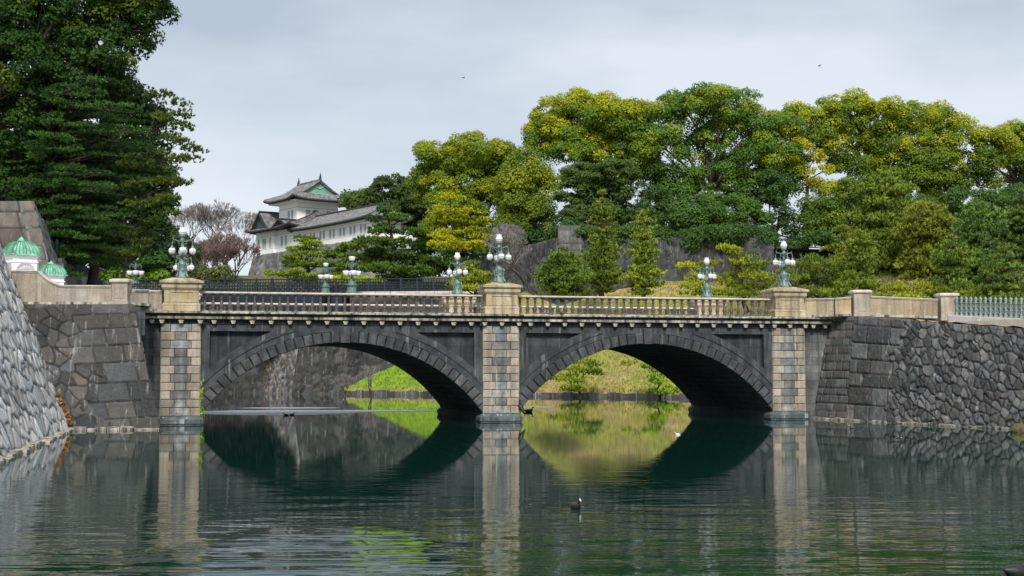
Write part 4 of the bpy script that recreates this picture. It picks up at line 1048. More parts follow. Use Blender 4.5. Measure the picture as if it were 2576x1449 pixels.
for row, off in (('near', .1), ('far', -5.8)):
    a, b = I0+nI*off, I1+nI*off
    mb = MB(); ln = (b-a).length; n = int(ln/.3)
    for i in range(n+1):
        p = a.lerp(b, i/n); mb.tube([p, p+Vector((0, 0, 1.38))], .035, 4)
    for i in range(0, n-2, 2):
        p, q = a.lerp(b, i/n), a.lerp(b, (i+3)/n)
        mb.tube([p+Vector((0, 0, .15)), q+Vector((0, 0, 1.1))], .03, 4); mb.tube([q+Vector((0, 0, .15)), p+Vector((0, 0, 1.1))], .03, 4)
    tag(mb.build('railing_bar', M['iron'], ib), kind='stuff')
    for z in (.12, .7, 1.4): mb = MB(); mb.tube([a+Vector((0, 0, z)), b+Vector((0, 0, z))], .06, 5); mb.build('railing_rail', M['iron'], ib)
    if row == 'near':
        pm = None
        for i in range(23):
            p = a.lerp(b, i/22)
            if pm is None: mb = MB(); mb.box(-.1, .1, -.1, .1, 0, 1.55); pm = o = mb.build('railing_post', M['iron'], ib)
            else: o = pm.copy(); COL.objects.link(o); o.parent = ib
            o.location = p
mb = MB(); q0, q1 = PY(872, 734, 149.5), PY(1206, 734, 147.5); q1.z = q0.z
for i in range(9):
    a, b = q0.lerp(q1, i/9), q0.lerp(q1, (i+1)/9)-(q1-q0).normalized()*.03; obox(mb, a, b, 0, -.6, -.32, .0)
tag(mb.build('low_parapet', M['rail'], bevel=.03), 'low pale stone parapet wall behind the left balustrade, under the dark railing', 'parapet')
def bell_lamp(label, u, v0, v1, Y):
    b = PY(u, v1, Y); t_ = PY(u, v0, Y); H = t_.z-b.z; k = H/4.3
    t = thing('bell_globe_lamp', label, 'lamp', b, 0, 'green lamps with bell-shaped white globes')
    mb = MB(); mb.lathe([(r*k, z*k) for r, z in [(.62, 0), (.62, .25), (.52, .3), (.5, .75), (.62, .95), (.62, 1.05), (.40, 1.1), (.38, 1.3), (.26, 1.35), (.24, 1.55), (.16, 1.62), (.13, 1.95), (.10, 2.3), (.09, 3.35), (.12, 3.4)]], 8); mb.build('post', M['bronze'], t)
    gp = [(.06, -.28), (.22, -.26), (.30, -.10), (.34, .12), (.34, .25)]
    cp = [(.38, .25), (.38, .30), (.22, .36), (.10, .44), (.06, .55), (.02, .68)]
    for i in range(4):
        a = i*math.pi/2+.35; cx, cy = math.cos(a)*.62*k, math.sin(a)*.62*k
        mb = MB(); mb.tube([(cx*.05, cy*.05, 2.5*k), (cx*.35, cy*.35, 3.1*k), (cx*.75, cy*.75, 3.2*k), (cx, cy, 2.95*k), (cx, cy, 2.7*k)], .05*k, 5)
        mb.tube([(cx*.1, cy*.1, 3.2*k), (cx*.5, cy*.5, 2.8*k), (cx*.7, cy*.7, 3.0*k), (cx*.5, cy*.5, 3.15*k)], .03*k, 5); arm = mb.build('lamp_arm', M['bronze'], t)
        mb = MB(); mb.lathe([(r*k, 2.15*k+z*k) for r, z in gp], 12, (cx, cy)); mb.build('globe', M['globe'], arm, True)
        mb = MB(); mb.lathe([(r*k*.85, 2.15*k+z*k) for r, z in cp[:4]], 12, (cx, cy)); mb.build('globe_cap', M['iron'], arm)
    mb = MB(); mb.lathe([(r*k, 3.66*k+z*k) for r, z in gp], 12); g = mb.build('globe', M['globe'], t, True)
    mb = MB(); mb.lathe([(r*k, 3.66*k+z*k) for r, z in cp], 12); mb.build('globe_cap', M['iron'], g)
bell_lamp('green lamp with bell-shaped globes on the dark railing, the shorter of a pair', 819, 653, 741, 149.2)
bell_lamp('green lamp with bell-shaped globes on the dark railing, the taller of a pair', 885, 635, 741, 147)
bell_lamp('green lamp with bell-shaped globes half hidden by the dark trees at left', 340, 640, 735, 156)

# ------------------------------------------------------------------ walls across the water
def fwall(label, c00, c10, c01, c11, name='stone_wall', **k):
    k.setdefault('res', .22); k.setdefault('cell', 1.0); k.setdefault('relief', .22); k.setdefault('joint', .1); k.setdefault('pal', (.25, .6)); k.setdefault('rough', 1.6); k.setdefault('depth', 3)
    t = thing(name, label, 'stone wall'); stone_wall('wall_face', c00, c10, c01, c11, M['wallF'], t, **k); return t
WT = 11.2
a, b = PZ(470, 989, 0), PZ(672, 989, 0); at, bt = a+Vector((0, 2, WT)), b+Vector((1.0, 2, WT))
fwall('dark mossy stone wall at the waterline seen through the left arch, leftmost stretch', below(a, at), below(b, bt), at, bt, seed=41, pal=(.08, .24))
a, b = PZ(664, 989, 0)+Vector((0, .2, 0)), PZ(733, 992, 0); at, bt = PY(700, 800, a.y+3), PY(768, 800, b.y+2.4); at.z = bt.z = WT
fwall('pale streaked corner of the stone wall seen through the left arch', below(a, at), below(b, bt), at, bt, seed=42, pal=(.3, 1.15), cell=.8, joint=.12, rough=2.5)
a, b = PZ(733, 992, 0), PZ(1170, 991, 0)+Vector((0, 3, 0)); at, bt = PY(768, 800, a.y+2.4), b+Vector((0, 2.4, WT)); at.z = bt.z = WT
fwall('long dark stone wall rising from the water behind the left arch', below(a, at), below(b, bt), at, bt, seed=43, pal=(.07, .22))
slab('terrace', [(-62, 160.3), (-5, 160.3), (-5, 164), (-62, 164)], -1, WT-.05, M['gravel'])
c = PY(1412, 725, 157.2); ct = PY(1403, 568, 159); zt = PY(1500, 599, 159).z
r1, r1t = PY(1950, 712, 157.2), PY(1945, 599, 159); ctl = Vector(ct); ctl.z = zt; r1t.z = zt; c.z = r1.z = 7.0
fwall('long dark stone rampart below the tall trees behind the right arch', c, r1, ctl, r1t, seed=44, pal=(.07, .2), name='rampart')
l0, l0t = PY(1128, 745, 176), PY(1150, 640, 178.5); l0.z = 6.0; l0t.z = zt-1.5
fwall('grey rampart face receding left of its squared corner behind the middle lamp', l0, c, l0t, ctl, seed=45, pal=(.10, .28), name='rampart')
kq = .42; m0, m1 = ctl.lerp(c, kq)+Vector((-.1, -.15, 0)), ctl.lerp(r1t, .12).lerp(c.lerp(r1, .12), kq)+Vector((0, -.15, 0)); m0t, m1t = Vector((ctl.x+.05, ctl.y-.05, ct.z)), Vector((ctl.x+.105*(r1t.x-ctl.x), ctl.y-.05, ct.z))
fwall('raised squared block corner standing on the rampart left of the tall pine', m0+Vector((0, -.1, 0)), m1+Vector((0, -.1, 0)), m0t, m1t, seed=46, pal=(.22, .45), name='rampart_corner', ash=lambda s, t, W, H: s > -1, rowh=.8, bw=(1, 1.8), res=.12, rough=.4, depth=2.5, joint=.06, relief=.1)
r2, r2t = PY(2260, 712, 160), PY(2260, 633, 162); r3, r3t = PY(1930, 712, 160), PY(1930, 628, 162)
fwall('lower dark wall stretch right of the rampart, below sky gaps', r3, r2, r3t, r2t, seed=47, pal=(.08, .2), name='rampart')

# ------------------------------------------------------------------ white watchtower and its long wing
TO = PY(742, 631, 235.0); TO.z = 23.6
TR = math.radians(-54)
Lx, Ry = Vector((math.cos(TR), math.sin(TR), 0)), Vector((-math.sin(TR), math.cos(TR), 0))
def TW(a, b, z): return TO+Lx*a+Ry*b+Vector((0, 0, z))
tw = thing('watchtower', 'white two-storey castle tower with curved grey tile roofs and a green gable, long white wing', 'castle tower', TO, TR)
mb = MB()
mb.box(-14.7, -7.4, -.55, 8.5, .0, 4.15); mb.build('lower_wall', M['white'], tw)
mb = MB(); mb.box(-7.4, .3, .02, 9.5, .0, 4.1); mb.build('lower_wall', M['white'], tw)
mb = MB(); mb.box(.3, 26.6, .05, 5.6, .0, 3.1); mb.build('wing_wall', M['white'], tw)
mb = MB(); mb.box(-9.5, -2.2, 1.5, 9.7, 4.2, 9.2); mb.build('upper_wall', M['white'], tw)
mb = MB()
mb.box(-14.76, -7.34, -.62, 8.56, 0, .85); mb.box(-7.33, .33, -.05, 9.0, 0, .85); mb.box(.34, 26.66, -.02, 5.66, 0, .95)
mb.build('skirting', M['white'], tw, bevel=.02)
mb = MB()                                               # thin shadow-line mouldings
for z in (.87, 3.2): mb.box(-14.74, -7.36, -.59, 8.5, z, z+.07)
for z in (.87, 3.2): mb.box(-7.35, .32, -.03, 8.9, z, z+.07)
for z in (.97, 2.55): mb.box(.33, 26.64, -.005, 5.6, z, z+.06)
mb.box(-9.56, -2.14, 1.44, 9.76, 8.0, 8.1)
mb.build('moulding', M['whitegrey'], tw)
def window(face, p, z0, w, h):
    mb = MB(); g = MB()
    if face == 'L':                                     # on a face looking along -y
        a, y = p; mb.box(a-w/2, a+w/2, y-.05, y+.01, z0, z0+h)
        for k in (-1, 0, 1): g.box(a+k*w*.28-.035, a+k*w*.28+.035, y-.09, y-.052, z0, z0+h)
        g.box(a-w/2-.06, a+w/2+.06, y-.09, y-.052, z0+h, z0+h+.06)
    else:
        x, b = p; mb.box(x-.01, x+.05, b-w/2, b+w/2, z0, z0+h)
        for k in (-1, 0, 1): g.box(x+.052, x+.09, b+k*w*.28-.035, b+k*w*.28+.035, z0, z0+h)
    o = mb.build('window', M['winpane'], tw); g.build('window_bar', M['whitegrey'], o)
M['winpane'] = simple('grey_shutter', (.30, .31, .32), .7)
for a in (-13.6, -11.6, -10.8, -8.8): window('L', (a, -.55), 1.15, .62, 1.75)
for a in (-5.2, -3.6): window('L', (a, .02), 1.2, .62, 1.7)
for k in range(7):
    for q in (-.62, .62): window('L', (3.0+k*3.5+q, .05), 1.2, .58, 1.3)
for a in (-5.6, -4.2): window('L', (a, 1.5), 5.9, .62, 1.7)
for b in (3.6, 5.2, 7.8, 9.0): window('R', (-2.2, b), 5.9, .85, 1.75)
def hiproof(name, x0, x1, y0, y1, ze, zr, rx0, rx1, t1=None, gx=None, lift=.35, over=None, parent=tw, per=.45, mat=None, axis='x'):
    """tiled roof with curved slopes; the ridge runs along x from rx0 to rx1; with t1 the upper part is a gable"""
    mb = MB(); ym = (y0+y1)/2
    def zt(t): return ze+(zr-ze)*(.72*t+.28*t*t)
    def side(P0, P1, Q0, Q1, n, m, t0, t2, cor=True):
        vs = []
        for j in range(m+1):
            t = t0+(t2-t0)*j/m
            for i in range(n+1):
                s_ = i/n
                e = Vector(P0(t)).lerp(Vector(P1(t)), s_)
                z = zt(t) + lift*abs(2*s_-1)**4*(1-t)**2*(1 if cor else 0) + .07*(1 if i % 2 else 0)
                vs.append((e.x, e.y, z))
        fs = [(j*(n+1)+i, j*(n+1)+i+1, (j+1)*(n+1)+i+1, (j+1)*(n+1)+i) for j in range(m) for i in range(n)]
        mb.add(vs, fs)
    hx0, hx1 = (rx0, rx1) if t1 is None else gx
    def xl(t): return x0+(hx0-x0)*min(1, t/(t1 or 1)); 
    def xr_(t): return x1+(hx1-x1)*min(1, t/(t1 or 1))
    nx_ = max(4, int((x1-x0)/per)*2); ny_ = max(4, int((y1-y0)/per)*2)
    for yy in (y0, y1):
        A = lambda t, yy=yy: (xl(t), yy+(ym-yy)*t, 0); B = lambda t, yy=yy: (xr_(t), yy+(ym-yy)*t, 0)
        side(A, B, 0, 0, nx_, 10, 0, 1)
    for xx, hx in ((x0, hx0), (x1, hx1)):
        te = t1 or 1
        A = lambda t, xx=xx, hx=hx: (xx+(hx-xx)*t/te, y0+(ym-y0)*t, 0); B = lambda t, xx=xx, hx=hx: (xx+(hx-xx)*t/te, y1+(ym-y1)*t, 0)
        side(A, B, 0, 0, ny_, 6, 0, te)
    # thickness: soffit board and dark eave edge
    o = mb.build(name, mat or M['tile'], parent)
    so = o.modifiers.new('thick', 'SOLIDIFY'); so.thickness = .16; so.offset = 1
    eb = MB()
    for (ax, ay, bx, by) in ((x0, y0, x1, y0), (x0, y1, x1, y1), (x0, y0, x0, y1), (x1, y0, x1, y1)):
        pts = [(ax+(bx-ax)*i/12, ay+(by-ay)*i/12, ze-.10+lift*abs(2*i/12-1)**4) for i in range(13)]
        eb.tube(pts, .25, 5)
    eb.build('eave_edge', M['soot'], o)
    rb_ = MB(); rb_.tube([(hx0-.15, ym, zr+.22), (hx1+.15, ym, zr+.22)], .24, 6)
    for sx, hx, xx in ((-1, hx0, x0), (1, hx1, x1)):
        for yy in (y0, y1):
            te = t1 or 1
            pts = [(xx+(hx-xx)*min(1, t/te), yy+(ym-yy)*t, zt(t)+lift*(1-t)**2+.14) for t in [te*k/8 for k in range(9)]]
            rb_.tube(pts, .14, 5)
            if t1:
                pts = [(hx, yy+(ym-yy)*t, zt(t)+.16) for t in [t1+(1-t1)*k/8 for k in range(9)]]; rb_.tube(pts, .17, 5)
    rb_.build('ridge', M['soot'] if t1 is None else M['tile'], o)
    if t1:
        for hx, sx in ((hx0, 1), (hx1, -1)):
            g = MB(); q = hx+sx*.45; zb = zt(t1)-.1
            pr = [(q, y0+(ym-y0)*t, zt(t)-.05) for t in [t1+(1-t1)*k/8 for k in range(9)]]+[(q, y1+(ym-y1)*t, zt(t)-.05) for t in [1-(1-t1)*k/8 for k in range(1, 9)]]
            n = len(pr); g.add(pr+[(p[0]+sx*.3, p[1], p[2]) for p in pr], [tuple(range(n)), tuple(range(2*n-1, n-1, -1))])
            go = g.build('gable', M['greengable'], o)
            f = MB(); sc2 = .72; zc = zb+.25
            pr2 = [(q-sx*.06, ym+(p[1]-ym)*sc2, zc+(p[2]-zb)*sc2) for p in pr]; pr2.append(pr2[0]); f.tube(pr2, .09, 4); f.tube([pr2[0], pr2[-2]], .09, 4)
            f.tube([(q-sx*.08, ym-.9, zb+2.0*(zr-zb)/3.2), (q-sx*.08, ym, zb+1.5*(zr-zb)/3.2), (q-sx*.08, ym+.9, zb+2.0*(zr-zb)/3.2)], .10, 4)
            f.build('gable_frame', M['greenframe'], go)
    return o
M['greenframe'] = simple('pale_green_trim', (.30, .50, .40), .6)
up = hiproof('upper_roof', -11.6, -.1, -.5, 11.7, 9.35, 12.9, -9.6, -1.4, t1=.36, gx=(-10.0, -1.3), lift=.55)
for hx in (-9.9, -1.4):
    mb = MB(); mb.tube([(hx, 5.6, 13.0), (hx, 5.6, 13.6), (hx+.12, 5.6, 14.0), (hx-.05, 5.6, 14.5)], [.32, .24, .12, .03], 6); mb.build('roof_finial', M['soot'], up)
mb = MB(); mb.box(-11.0, -.7, .1, 11.1, 9.02, 9.2); mb.build('eave_soffit', M['white'], up)
mb = MB()
for k in range(26): b = .2+k*.42; mb.box(-.75, -.45, b, b+.2, 9.0, 9.2)
mb.build('rafter_end', M['white'], up)
lo = hiproof('lower_roof', -16.2, 1.2, -1.9, 11.5, 4.25, 7.2, -10, -1.5, lift=.45)
lw_ = hiproof('wing_roof', -.6, 28.0, -1.1, 6.8, 3.35, 5.75, 2.5, 25.6, lift=.35)
mb = MB(); mb.box(.4, 27.4, -.7, 6.4, 3.0, 3.2); mb.build('eave_soffit', M['white'], lw_)
mb = MB(); mb.tube([(26.0, 2.85, 5.9), (26.2, 2.85, 6.5)], [.3, .08], 6); mb.build('roof_finial', M['soot'], lw_)
# cross gable on the front of the lower roof, gable facing front left
def crossgable(name, xc, hw, yf, yb, zb, zr, curvy=False):
    mb = MB(); n = 16; prof = []
    for i in range(n+1):
        q = -1+2*i/n
        z = zb+(zr-zb)*((1-abs(q))**1.25 if not curvy else (math.cos(q*math.pi)*.5+.5))
        prof.append((xc+q*hw, z))
    m = 16; vs = []
    for j in range(m+1):
        y = yf+(yb-yf)*j/m
        for (x, z) in prof: vs.append((x, y, z+(.08 if j % 2 else 0)))
    mb.add(vs, [(j*(n+1)+i, j*(n+1)+i+1, (j+1)*(n+1)+i+1, (j+1)*(n+1)+i) for j in range(m) for i in range(n)])
    o = mb.build(name, M['tile'], tw); so = o.modifiers.new('t', 'SOLIDIFY'); so.thickness = .16
    g = MB(); pts = [(x, z-.12) for x, z in prof[1:-1]]; g.prism(pts, yf+.5, yf+.8); g.build('gable', M['gabledark'], o)
    e = MB(); e.tube([(x, yf, z-.02) for x, z in prof], .19, 5); e.tube([(xc, yf, zr+.2), (xc, yb, zr+.2)], .2, 5); e.build('ridge', M['soot'], o)
    return o
M['gabledark'] = simple('dark_green_gable', (.055, .085, .085), .7)
crossgable('cross_gable', -11.2, 3.9, -1.7, 4.2, 4.35, 7.6)
crossgable('curved_gable', -2.6, 3.2, -1.9, 2.0, 4.3, 5.5, True)
t0, t1_ = TW(-15.3, -.5, 0), TW(27.4, -.5, 0)
b0, b1 = TW(-17.6, -3.8, -14), TW(27.4, -3.8, -14)
fwall('tall battered stone base carrying the white castle tower and its wing', b0, b1, t0, t1_, seed=51, name='tower_base', pal=(.3, .75), cell=1.1, res=.3, depth=8, warm=.1)
# isolated bit of white wall showing right of the wing among the pines
w0_ = PY(1008, 600, 205); mb = MB(); mb.box(-1.6, 1.8, -1, 1, -2.2, 1.0); o_ = mb.build('white_wall', M['white'], bevel=.05); o_.location = PY(1012, 610, 205)
tag(o_, 'short white plastered wall glimpsed through the dark pine right of the tower wing', 'wall')

# ------------------------------------------------------------------ vegetation
def quads(C, Nrm, size, asp, rs_):
    n = len(C); Nrm = Nrm/np.linalg.norm(Nrm, axis=1)[:, None]
    r_ = rs_.randn(n, 3); T1 = np.cross(Nrm, r_); T1 /= np.linalg.norm(T1, axis=1)[:, None]+1e-9; T2 = np.cross(Nrm, T1)
    s1 = (size*(.7+.6*rs_.rand(n)))[:, None]; s2 = s1*asp
    b = (rs_.rand(n)-.5)[:, None]*.5
    V = np.stack([C-T1*s1, C-T2*s2+Nrm*b*s2, C+T1*s1, C+T2*s2+Nrm*b*s2], 1)
    return V
def build_leaves(name, V, cols, mat, parent):
    n, k = V.shape[0], V.shape[1]
    F = np.arange(n*k).reshape(n, k)
    C3 = np.repeat(cols, k, 0)
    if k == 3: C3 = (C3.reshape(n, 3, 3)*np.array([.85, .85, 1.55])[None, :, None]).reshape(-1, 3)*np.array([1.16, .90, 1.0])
    return np_mesh(name, V.reshape(-1, 3), F, mat, parent, C3)
def lerpc(a, b, t): return (np.array(a)[None]*(1-t[:, None])+np.array(b)[None]*t[:, None])*np.array([1.55, 1.85, 1.05])[None]
def limb(mb, a, b, r0, r1, rr, n=6, sag=.08):
    a, b = Vector(a), Vector(b); ln = (b-a).length; pts = []; rad = []
    off = Vector((rr.uniform(-1, 1), rr.uniform(-1, 1), rr.uniform(-.3, .6)))*ln*sag
    for i in range(n+1):
        t = i/n; pts.append(a.lerp(b, t)+off*math.sin(t*math.pi)+Vector((rr.uniform(-1, 1), rr.uniform(-1, 1), 0))*ln*.012); rad.append(r0+(r1-r0)*t)
    mb.tube(pts, rad, 6); return pts
def broadleaf(label, blobs, base, Y, seed, c_dark, c_light, c_top=None, leaf=.165, lobe=1.25, dens=1.0, name='broadleaf_tree', cat='tree', group=None, trunk=.5, trunks=1,
              top_p=.5, squash=.72, spread=.8, droop=0, keep=1.0):
    """blobs: (u, v, half-width px, half-height px) masses of the crown seen in the photo, given real depth around Y"""
    rs_ = np.random.RandomState(seed); rr = random.Random(seed); px = Y/F_PX; keep = keep*1.45
    blobs = [(u, v, ru*1.10, rv*1.16) for (u, v, ru, rv) in blobs]
    B = []
    for (u, v, ru, rv) in blobs:
        dy = rr.uniform(-1, 1)*spread*ru*px
        p = PY(u, v, Y+dy); B.append((np.array(p), np.array([ru*px, (ru+rv)/2*px*1.0, rv*px])))
    zs = [b[0][2]+b[1][2] for b in B]; zmin, zmax = min(b[0][2]-b[1][2] for b in B), max(zs)
    root_p = PY(base[0], base[1], Y)
    t = thing(name, label, cat, root_p, 0, group); o0 = np.array(root_p)
    C, N_, col = [], [], []
    lc, lr, lt = [], [], []
    for (c, r) in B:
        area = 4*math.pi*((r[0]*r[1])**1.6/3+(r[0]*r[2])**1.6/3+(r[1]*r[2])**1.6/3)**(1/1.6)
        n = int(area/(math.pi*lobe*lobe)*1.15*keep)+3
        d = rs_.randn(n, 3); d /= np.linalg.norm(d, axis=1)[:, None]
        d = d[(d[:, 2] > -.55) | (rs_.rand(n) < .45)]
        p = c+d*r*(.82+.22*rs_.rand(len(d)))[:, None]
        lc.append(p); lr.append(lobe*(.5+1.05*rs_.rand(len(d))**1.5)); lt.append(d)
    lc = np.concatenate(lc); lr = np.concatenate(lr); lt = np.concatenate(lt)
    for i in range(len(lc)):
        nl = int(58*dens*(lr[i]/leaf/5.2)**2*2.7)
        d = rs_.randn(nl, 3); d /= np.linalg.norm(d, axis=1)[:, None]
        m = (d[:, 2] > -.35) | (rs_.rand(nl) < .35); d = d[m]
        rad = np.array([1, 1, squash])*lr[i]
        p = lc[i]+d*rad*(.62+.45*rs_.rand(len(d)))[:, None]
        if droop: p[:, 2] -= droop*np.hypot(d[:, 0], d[:, 1])**2*lr[i]*(.5+rs_.rand(len(d)))
        hrel = (lc[i][2]-zmin)/(zmax-zmin+1e-6)
        tone = np.clip(rs_.rand()*.6+.4*rs_.rand(len(d)), 0, 1)
        cc = lerpc(c_dark, c_light, tone)
        if c_top is not None and rs_.rand() < top_p*np.clip(hrel*1.6-.25, .04, 1)*(.35+.65*max(lt[i][2], 0)+.25):
            cc = lerpc(c_light, c_top, np.clip(.45+.55*rs_.rand(len(d)), 0, 1))
        C.append(p); N_.append(d*.8+rs_.randn(len(d), 3)*.42+np.array([.05, -.15, .35])); col.append(cc)
    C = np.concatenate(C)-o0; N_ = np.concatenate(N_); col = np.concatenate(col)
    V = quads(C, N_, leaf, .62, rs_); build_leaves('crown', V, col, M['leaf'], t)
    mb = MB()
    for k in range(trunks):
        bx = (k-(trunks-1)/2)*trunk*5; foot = Vector((bx, rr.uniform(-1, 1), -1))
        mine = B[k::trunks]; cx = sum(b[0][0] for b in mine)/len(mine)-o0[0]
        fork = Vector((bx*.8+(cx-bx)*.35, 0, max(1.5, (zmin-o0[2])+(zmax-zmin)*.18)))
        limb(mb, foot, fork, trunk, trunk*.75, rr, 6, .05)
        for (c, r) in mine:
            e = Vector(c-o0); pts = limb(mb, fork, e, trunk*.5, trunk*.14, rr, 7, .12)
            for q in range(3):
                d = rs_.randn(3); d /= np.linalg.norm(d); d[2] = abs(d[2])
                limb(mb, pts[rr.randint(3, 6)], Vector(np.array(e)+d*r*.8), trunk*.16, trunk*.05, rr, 4, .1)
    mb.build('trunk', M['bark'], t, True)
    return t
def needle_pads(pads, rs_, size=.30, width=.055, per=1.0, up=.65, tuft=7):
    """pads: list of (centre, rx, ry, rz, tone); returns triangles of needle tufts lying over flat pads"""
    Vs, ti = [], []
    for (c, rx, ry, rz, tone) in pads:
        n = max(5, int(rx*ry*math.pi*per*5.0))
        a = rs_.rand(n)*2*math.pi; q = np.sqrt(rs_.rand(n))
        x = np.cos(a)*q; y = np.sin(a)*q; z = np.sqrt(np.clip(1-q*q, 0, 1))*(rs_.rand(n)*1.3-.3)
        P = np.array(c)+np.c_[x*rx, y*ry, z*rz]
        ax = np.c_[x*.8, y*.8, up+.5*rs_.rand(n)]+rs_.randn(n, 3)*.25
        ax /= np.linalg.norm(ax, axis=1)[:, None]
        for k in range(tuft):
            d = ax+rs_.randn(n, 3)*.42; d /= np.linalg.norm(d, axis=1)[:, None]
            sd_ = np.cross(d, rs_.randn(n, 3)); sd_ /= np.linalg.norm(sd_, axis=1)[:, None]+1e-9
            L_ = (size*(.7+.6*rs_.rand(n)))[:, None]
            Vs.append(np.stack([P-sd_*width, P+sd_*width, P+d*L_], 1)); ti.append(np.full(n, tone)+rs_.randn(n)*.12)
    return np.concatenate(Vs), np.clip(np.concatenate(ti), 0, 1)
def conic_pine(label, u, v_top, v_base, halfw, Y, seed, c_dark, c_light, name='pine_tree', bare=.08, levels=None, per=1.0, flat=.28, power=.8, size=.32, group=None, cat='pine', lean=0, tip=.12, width=.07):
    rs_ = np.random.RandomState(seed); base = PY(u, v_base, Y); top = PY(u+lean, v_top, Y); H = top.z-base.z; W = halfw*Y/F_PX*1.12; per = per*1.25; width = width*1.25
    t = thing(name, label, cat, base, 0, group); levels = levels or max(6, int(H/.78)); pads = []; mb = MB()
    rr = random.Random(seed); axis = Vector((top.x-base.x, 0, H))
    mb.tube([axis*k/8+Vector((rr.uniform(-.1, .1), rr.uniform(-.1, .1), 0)) for k in range(9)], [max(.04, .028*H*(1-k/8.3)) for k in range(9)], 7)
    for l_ in range(levels):
        f = bare+(1-bare)*(l_/(levels-1)); z = f*H
        reach = W*((1-f)**power*(1-tip)+tip)*rs_.uniform(.66, 1.16)
        if f < .18: reach *= .8
        nb = max(4, int(8*reach/W)+3); a0 = rs_.rand()*6.28
        for k in range(nb):
            a = a0+2*math.pi*k/nb+rs_.uniform(-.3, .3); rc = reach*rs_.uniform(.7, 1.08)
            tipp = Vector((math.cos(a)*rc, math.sin(a)*rc, z+rc*.12+rs_.uniform(-.25, .25)))+Vector((axis.x*f, 0, 0))
            mb.tube([Vector((axis.x*f, 0, z-.1)), (Vector((axis.x*f, 0, z-.1))+tipp)/2+Vector((0, 0, -.08*rc)), tipp], [.07, .05, .02], 4)
            tone = rs_.rand()
            for q in np.arange(.35, 1.01, max(.22, .55/max(rc, .4))):
                pr = rc*.28+.28
                pads.append(((axis.x*f+math.cos(a)*rc*q, math.sin(a)*rc*q, z+rc*.12*q+rs_.uniform(-.32, .32)), pr*rs_.uniform(.8, 1.2), pr*rs_.uniform(.8, 1.2), pr*(flat+.1)+.12, tone*.7+.3*rs_.rand()))
    V, tn = needle_pads(pads, rs_, size, width, per)
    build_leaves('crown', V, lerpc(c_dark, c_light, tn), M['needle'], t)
    mb.build('trunk', M['barkp'], t, True); return t
def pad_pine(label, padpx, base, Y, seed, c_dark, c_light, per=1.15, size=.34, name='pine_tree', group=None, cat='pine', spread=.8, width=.07, trunk=.28, sub=True):
    """garden pine made of cloud pads: padpx (u, v, half-width px, half-height px)"""
    rs_ = np.random.RandomState(seed); rr = random.Random(seed); b = PY(base[0], base[1], Y); px = Y/F_PX
    t = thing(name, label, cat, b, 0, group); pads = []; mb = MB(); cs = []
    for (u, v, ru, rv) in padpx:
        c = PY(u, v, Y+rr.uniform(-1, 1)*spread*ru*px)-b; rx, rz = ru*px, rv*px; cs.append(c)
        tone = rs_.rand()
        n = max(5, int(rx*rx/ .30)) if sub else 1
        for k in range(n):
            a = rs_.rand()*6.28; q = math.sqrt(rs_.rand())*.85
            pr = rs_.uniform(.6, 1.05)
            pads.append(((c.x+math.cos(a)*rx*q, c.y+math.sin(a)*rx*q, c.z+rz*(.7*(1-q*q)+rs_.uniform(-.9, .35))), pr, pr, pr*.42, tone*.5+.5*rs_.rand()))
    top = max(cs, key=lambda p: p.z); stem = [Vector((0, 0, -.5)).lerp(top, k/6)+Vector((rr.uniform(-.3, .3), 0, 0))*(k % 6 > 0) for k in range(7)]
    mb.tube(stem, [trunk*(1-k/8) for k in range(7)], 7)
    for c in cs:
        s_ = min(stem, key=lambda p: abs(p.z-(c.z-1)))
        limb(mb, s_, c, trunk*.35, trunk*.1, rr, 5, .1)
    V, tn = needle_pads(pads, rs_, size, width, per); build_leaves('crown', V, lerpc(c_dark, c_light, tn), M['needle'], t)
    mb.build('trunk', M['bark'], t, True); return t
def bare_tree(label, u, v_base, v_top, Y, seed, spread=.55, mat='twig', name='bare_tree', depth=7, trunk=None, n0=1, lean=0, thin=.016, cat='bare tree', group=None):
    rr = random.Random(seed); b = PY(u, v_base, Y); H = PY(u, v_top, Y).z-b.z
    t = thing(name, label, cat, b, 0, group); tr_, cr_ = MB(), MB()
    trunk = trunk or H*.022
    def grow(p, d, ln, r, lv):
        q = p; pts = [p]; dd = Vector(d)
        for k in range(3):
            dd = (dd+Vector((rr.uniform(-1, 1), rr.uniform(-1, 1), rr.uniform(-.5, .9)))*.13).normalized(); q = q+dd*ln/3; pts.append(q)
        m = tr_ if lv < 2 else cr_
        m.tube(pts, [max(thin, r*(1-.13*k)) for k in range(4)], 5 if lv < 2 else 3)
        if lv >= depth: return
        nb = 3 if rr.random() < (.55 if lv > 1 else .8) else 2
        for _ in range(nb):
            ax = Vector((rr.uniform(-1, 1), rr.uniform(-1, 1), rr.uniform(-.2, .6))).normalized()
            nd = (dd+ax*spread*(1.15 if lv < 2 else .95)).normalized(); grow(q, nd, ln*rr.uniform(.68, .86), r*.62, lv+1)
    for k in range(n0):
        d0 = Vector((lean+rr.uniform(-.5, .5)*(n0 > 1), rr.uniform(-.5, .5)*(n0 > 1), 1)).normalized()
        grow(Vector((0, 0, -.3)), d0, H*(.25 if depth > 7 else .27), trunk, 0)
    tr_.build('trunk', M['bark'], t); tag(cr_.build('twigs', M[mat], t), kind=None); return t

G_YEL, G_OLV, G_MID, G_DRK = (.40, .33, .012), (.17, .18, .016), (.062, .105, .020), (.022, .045, .014)
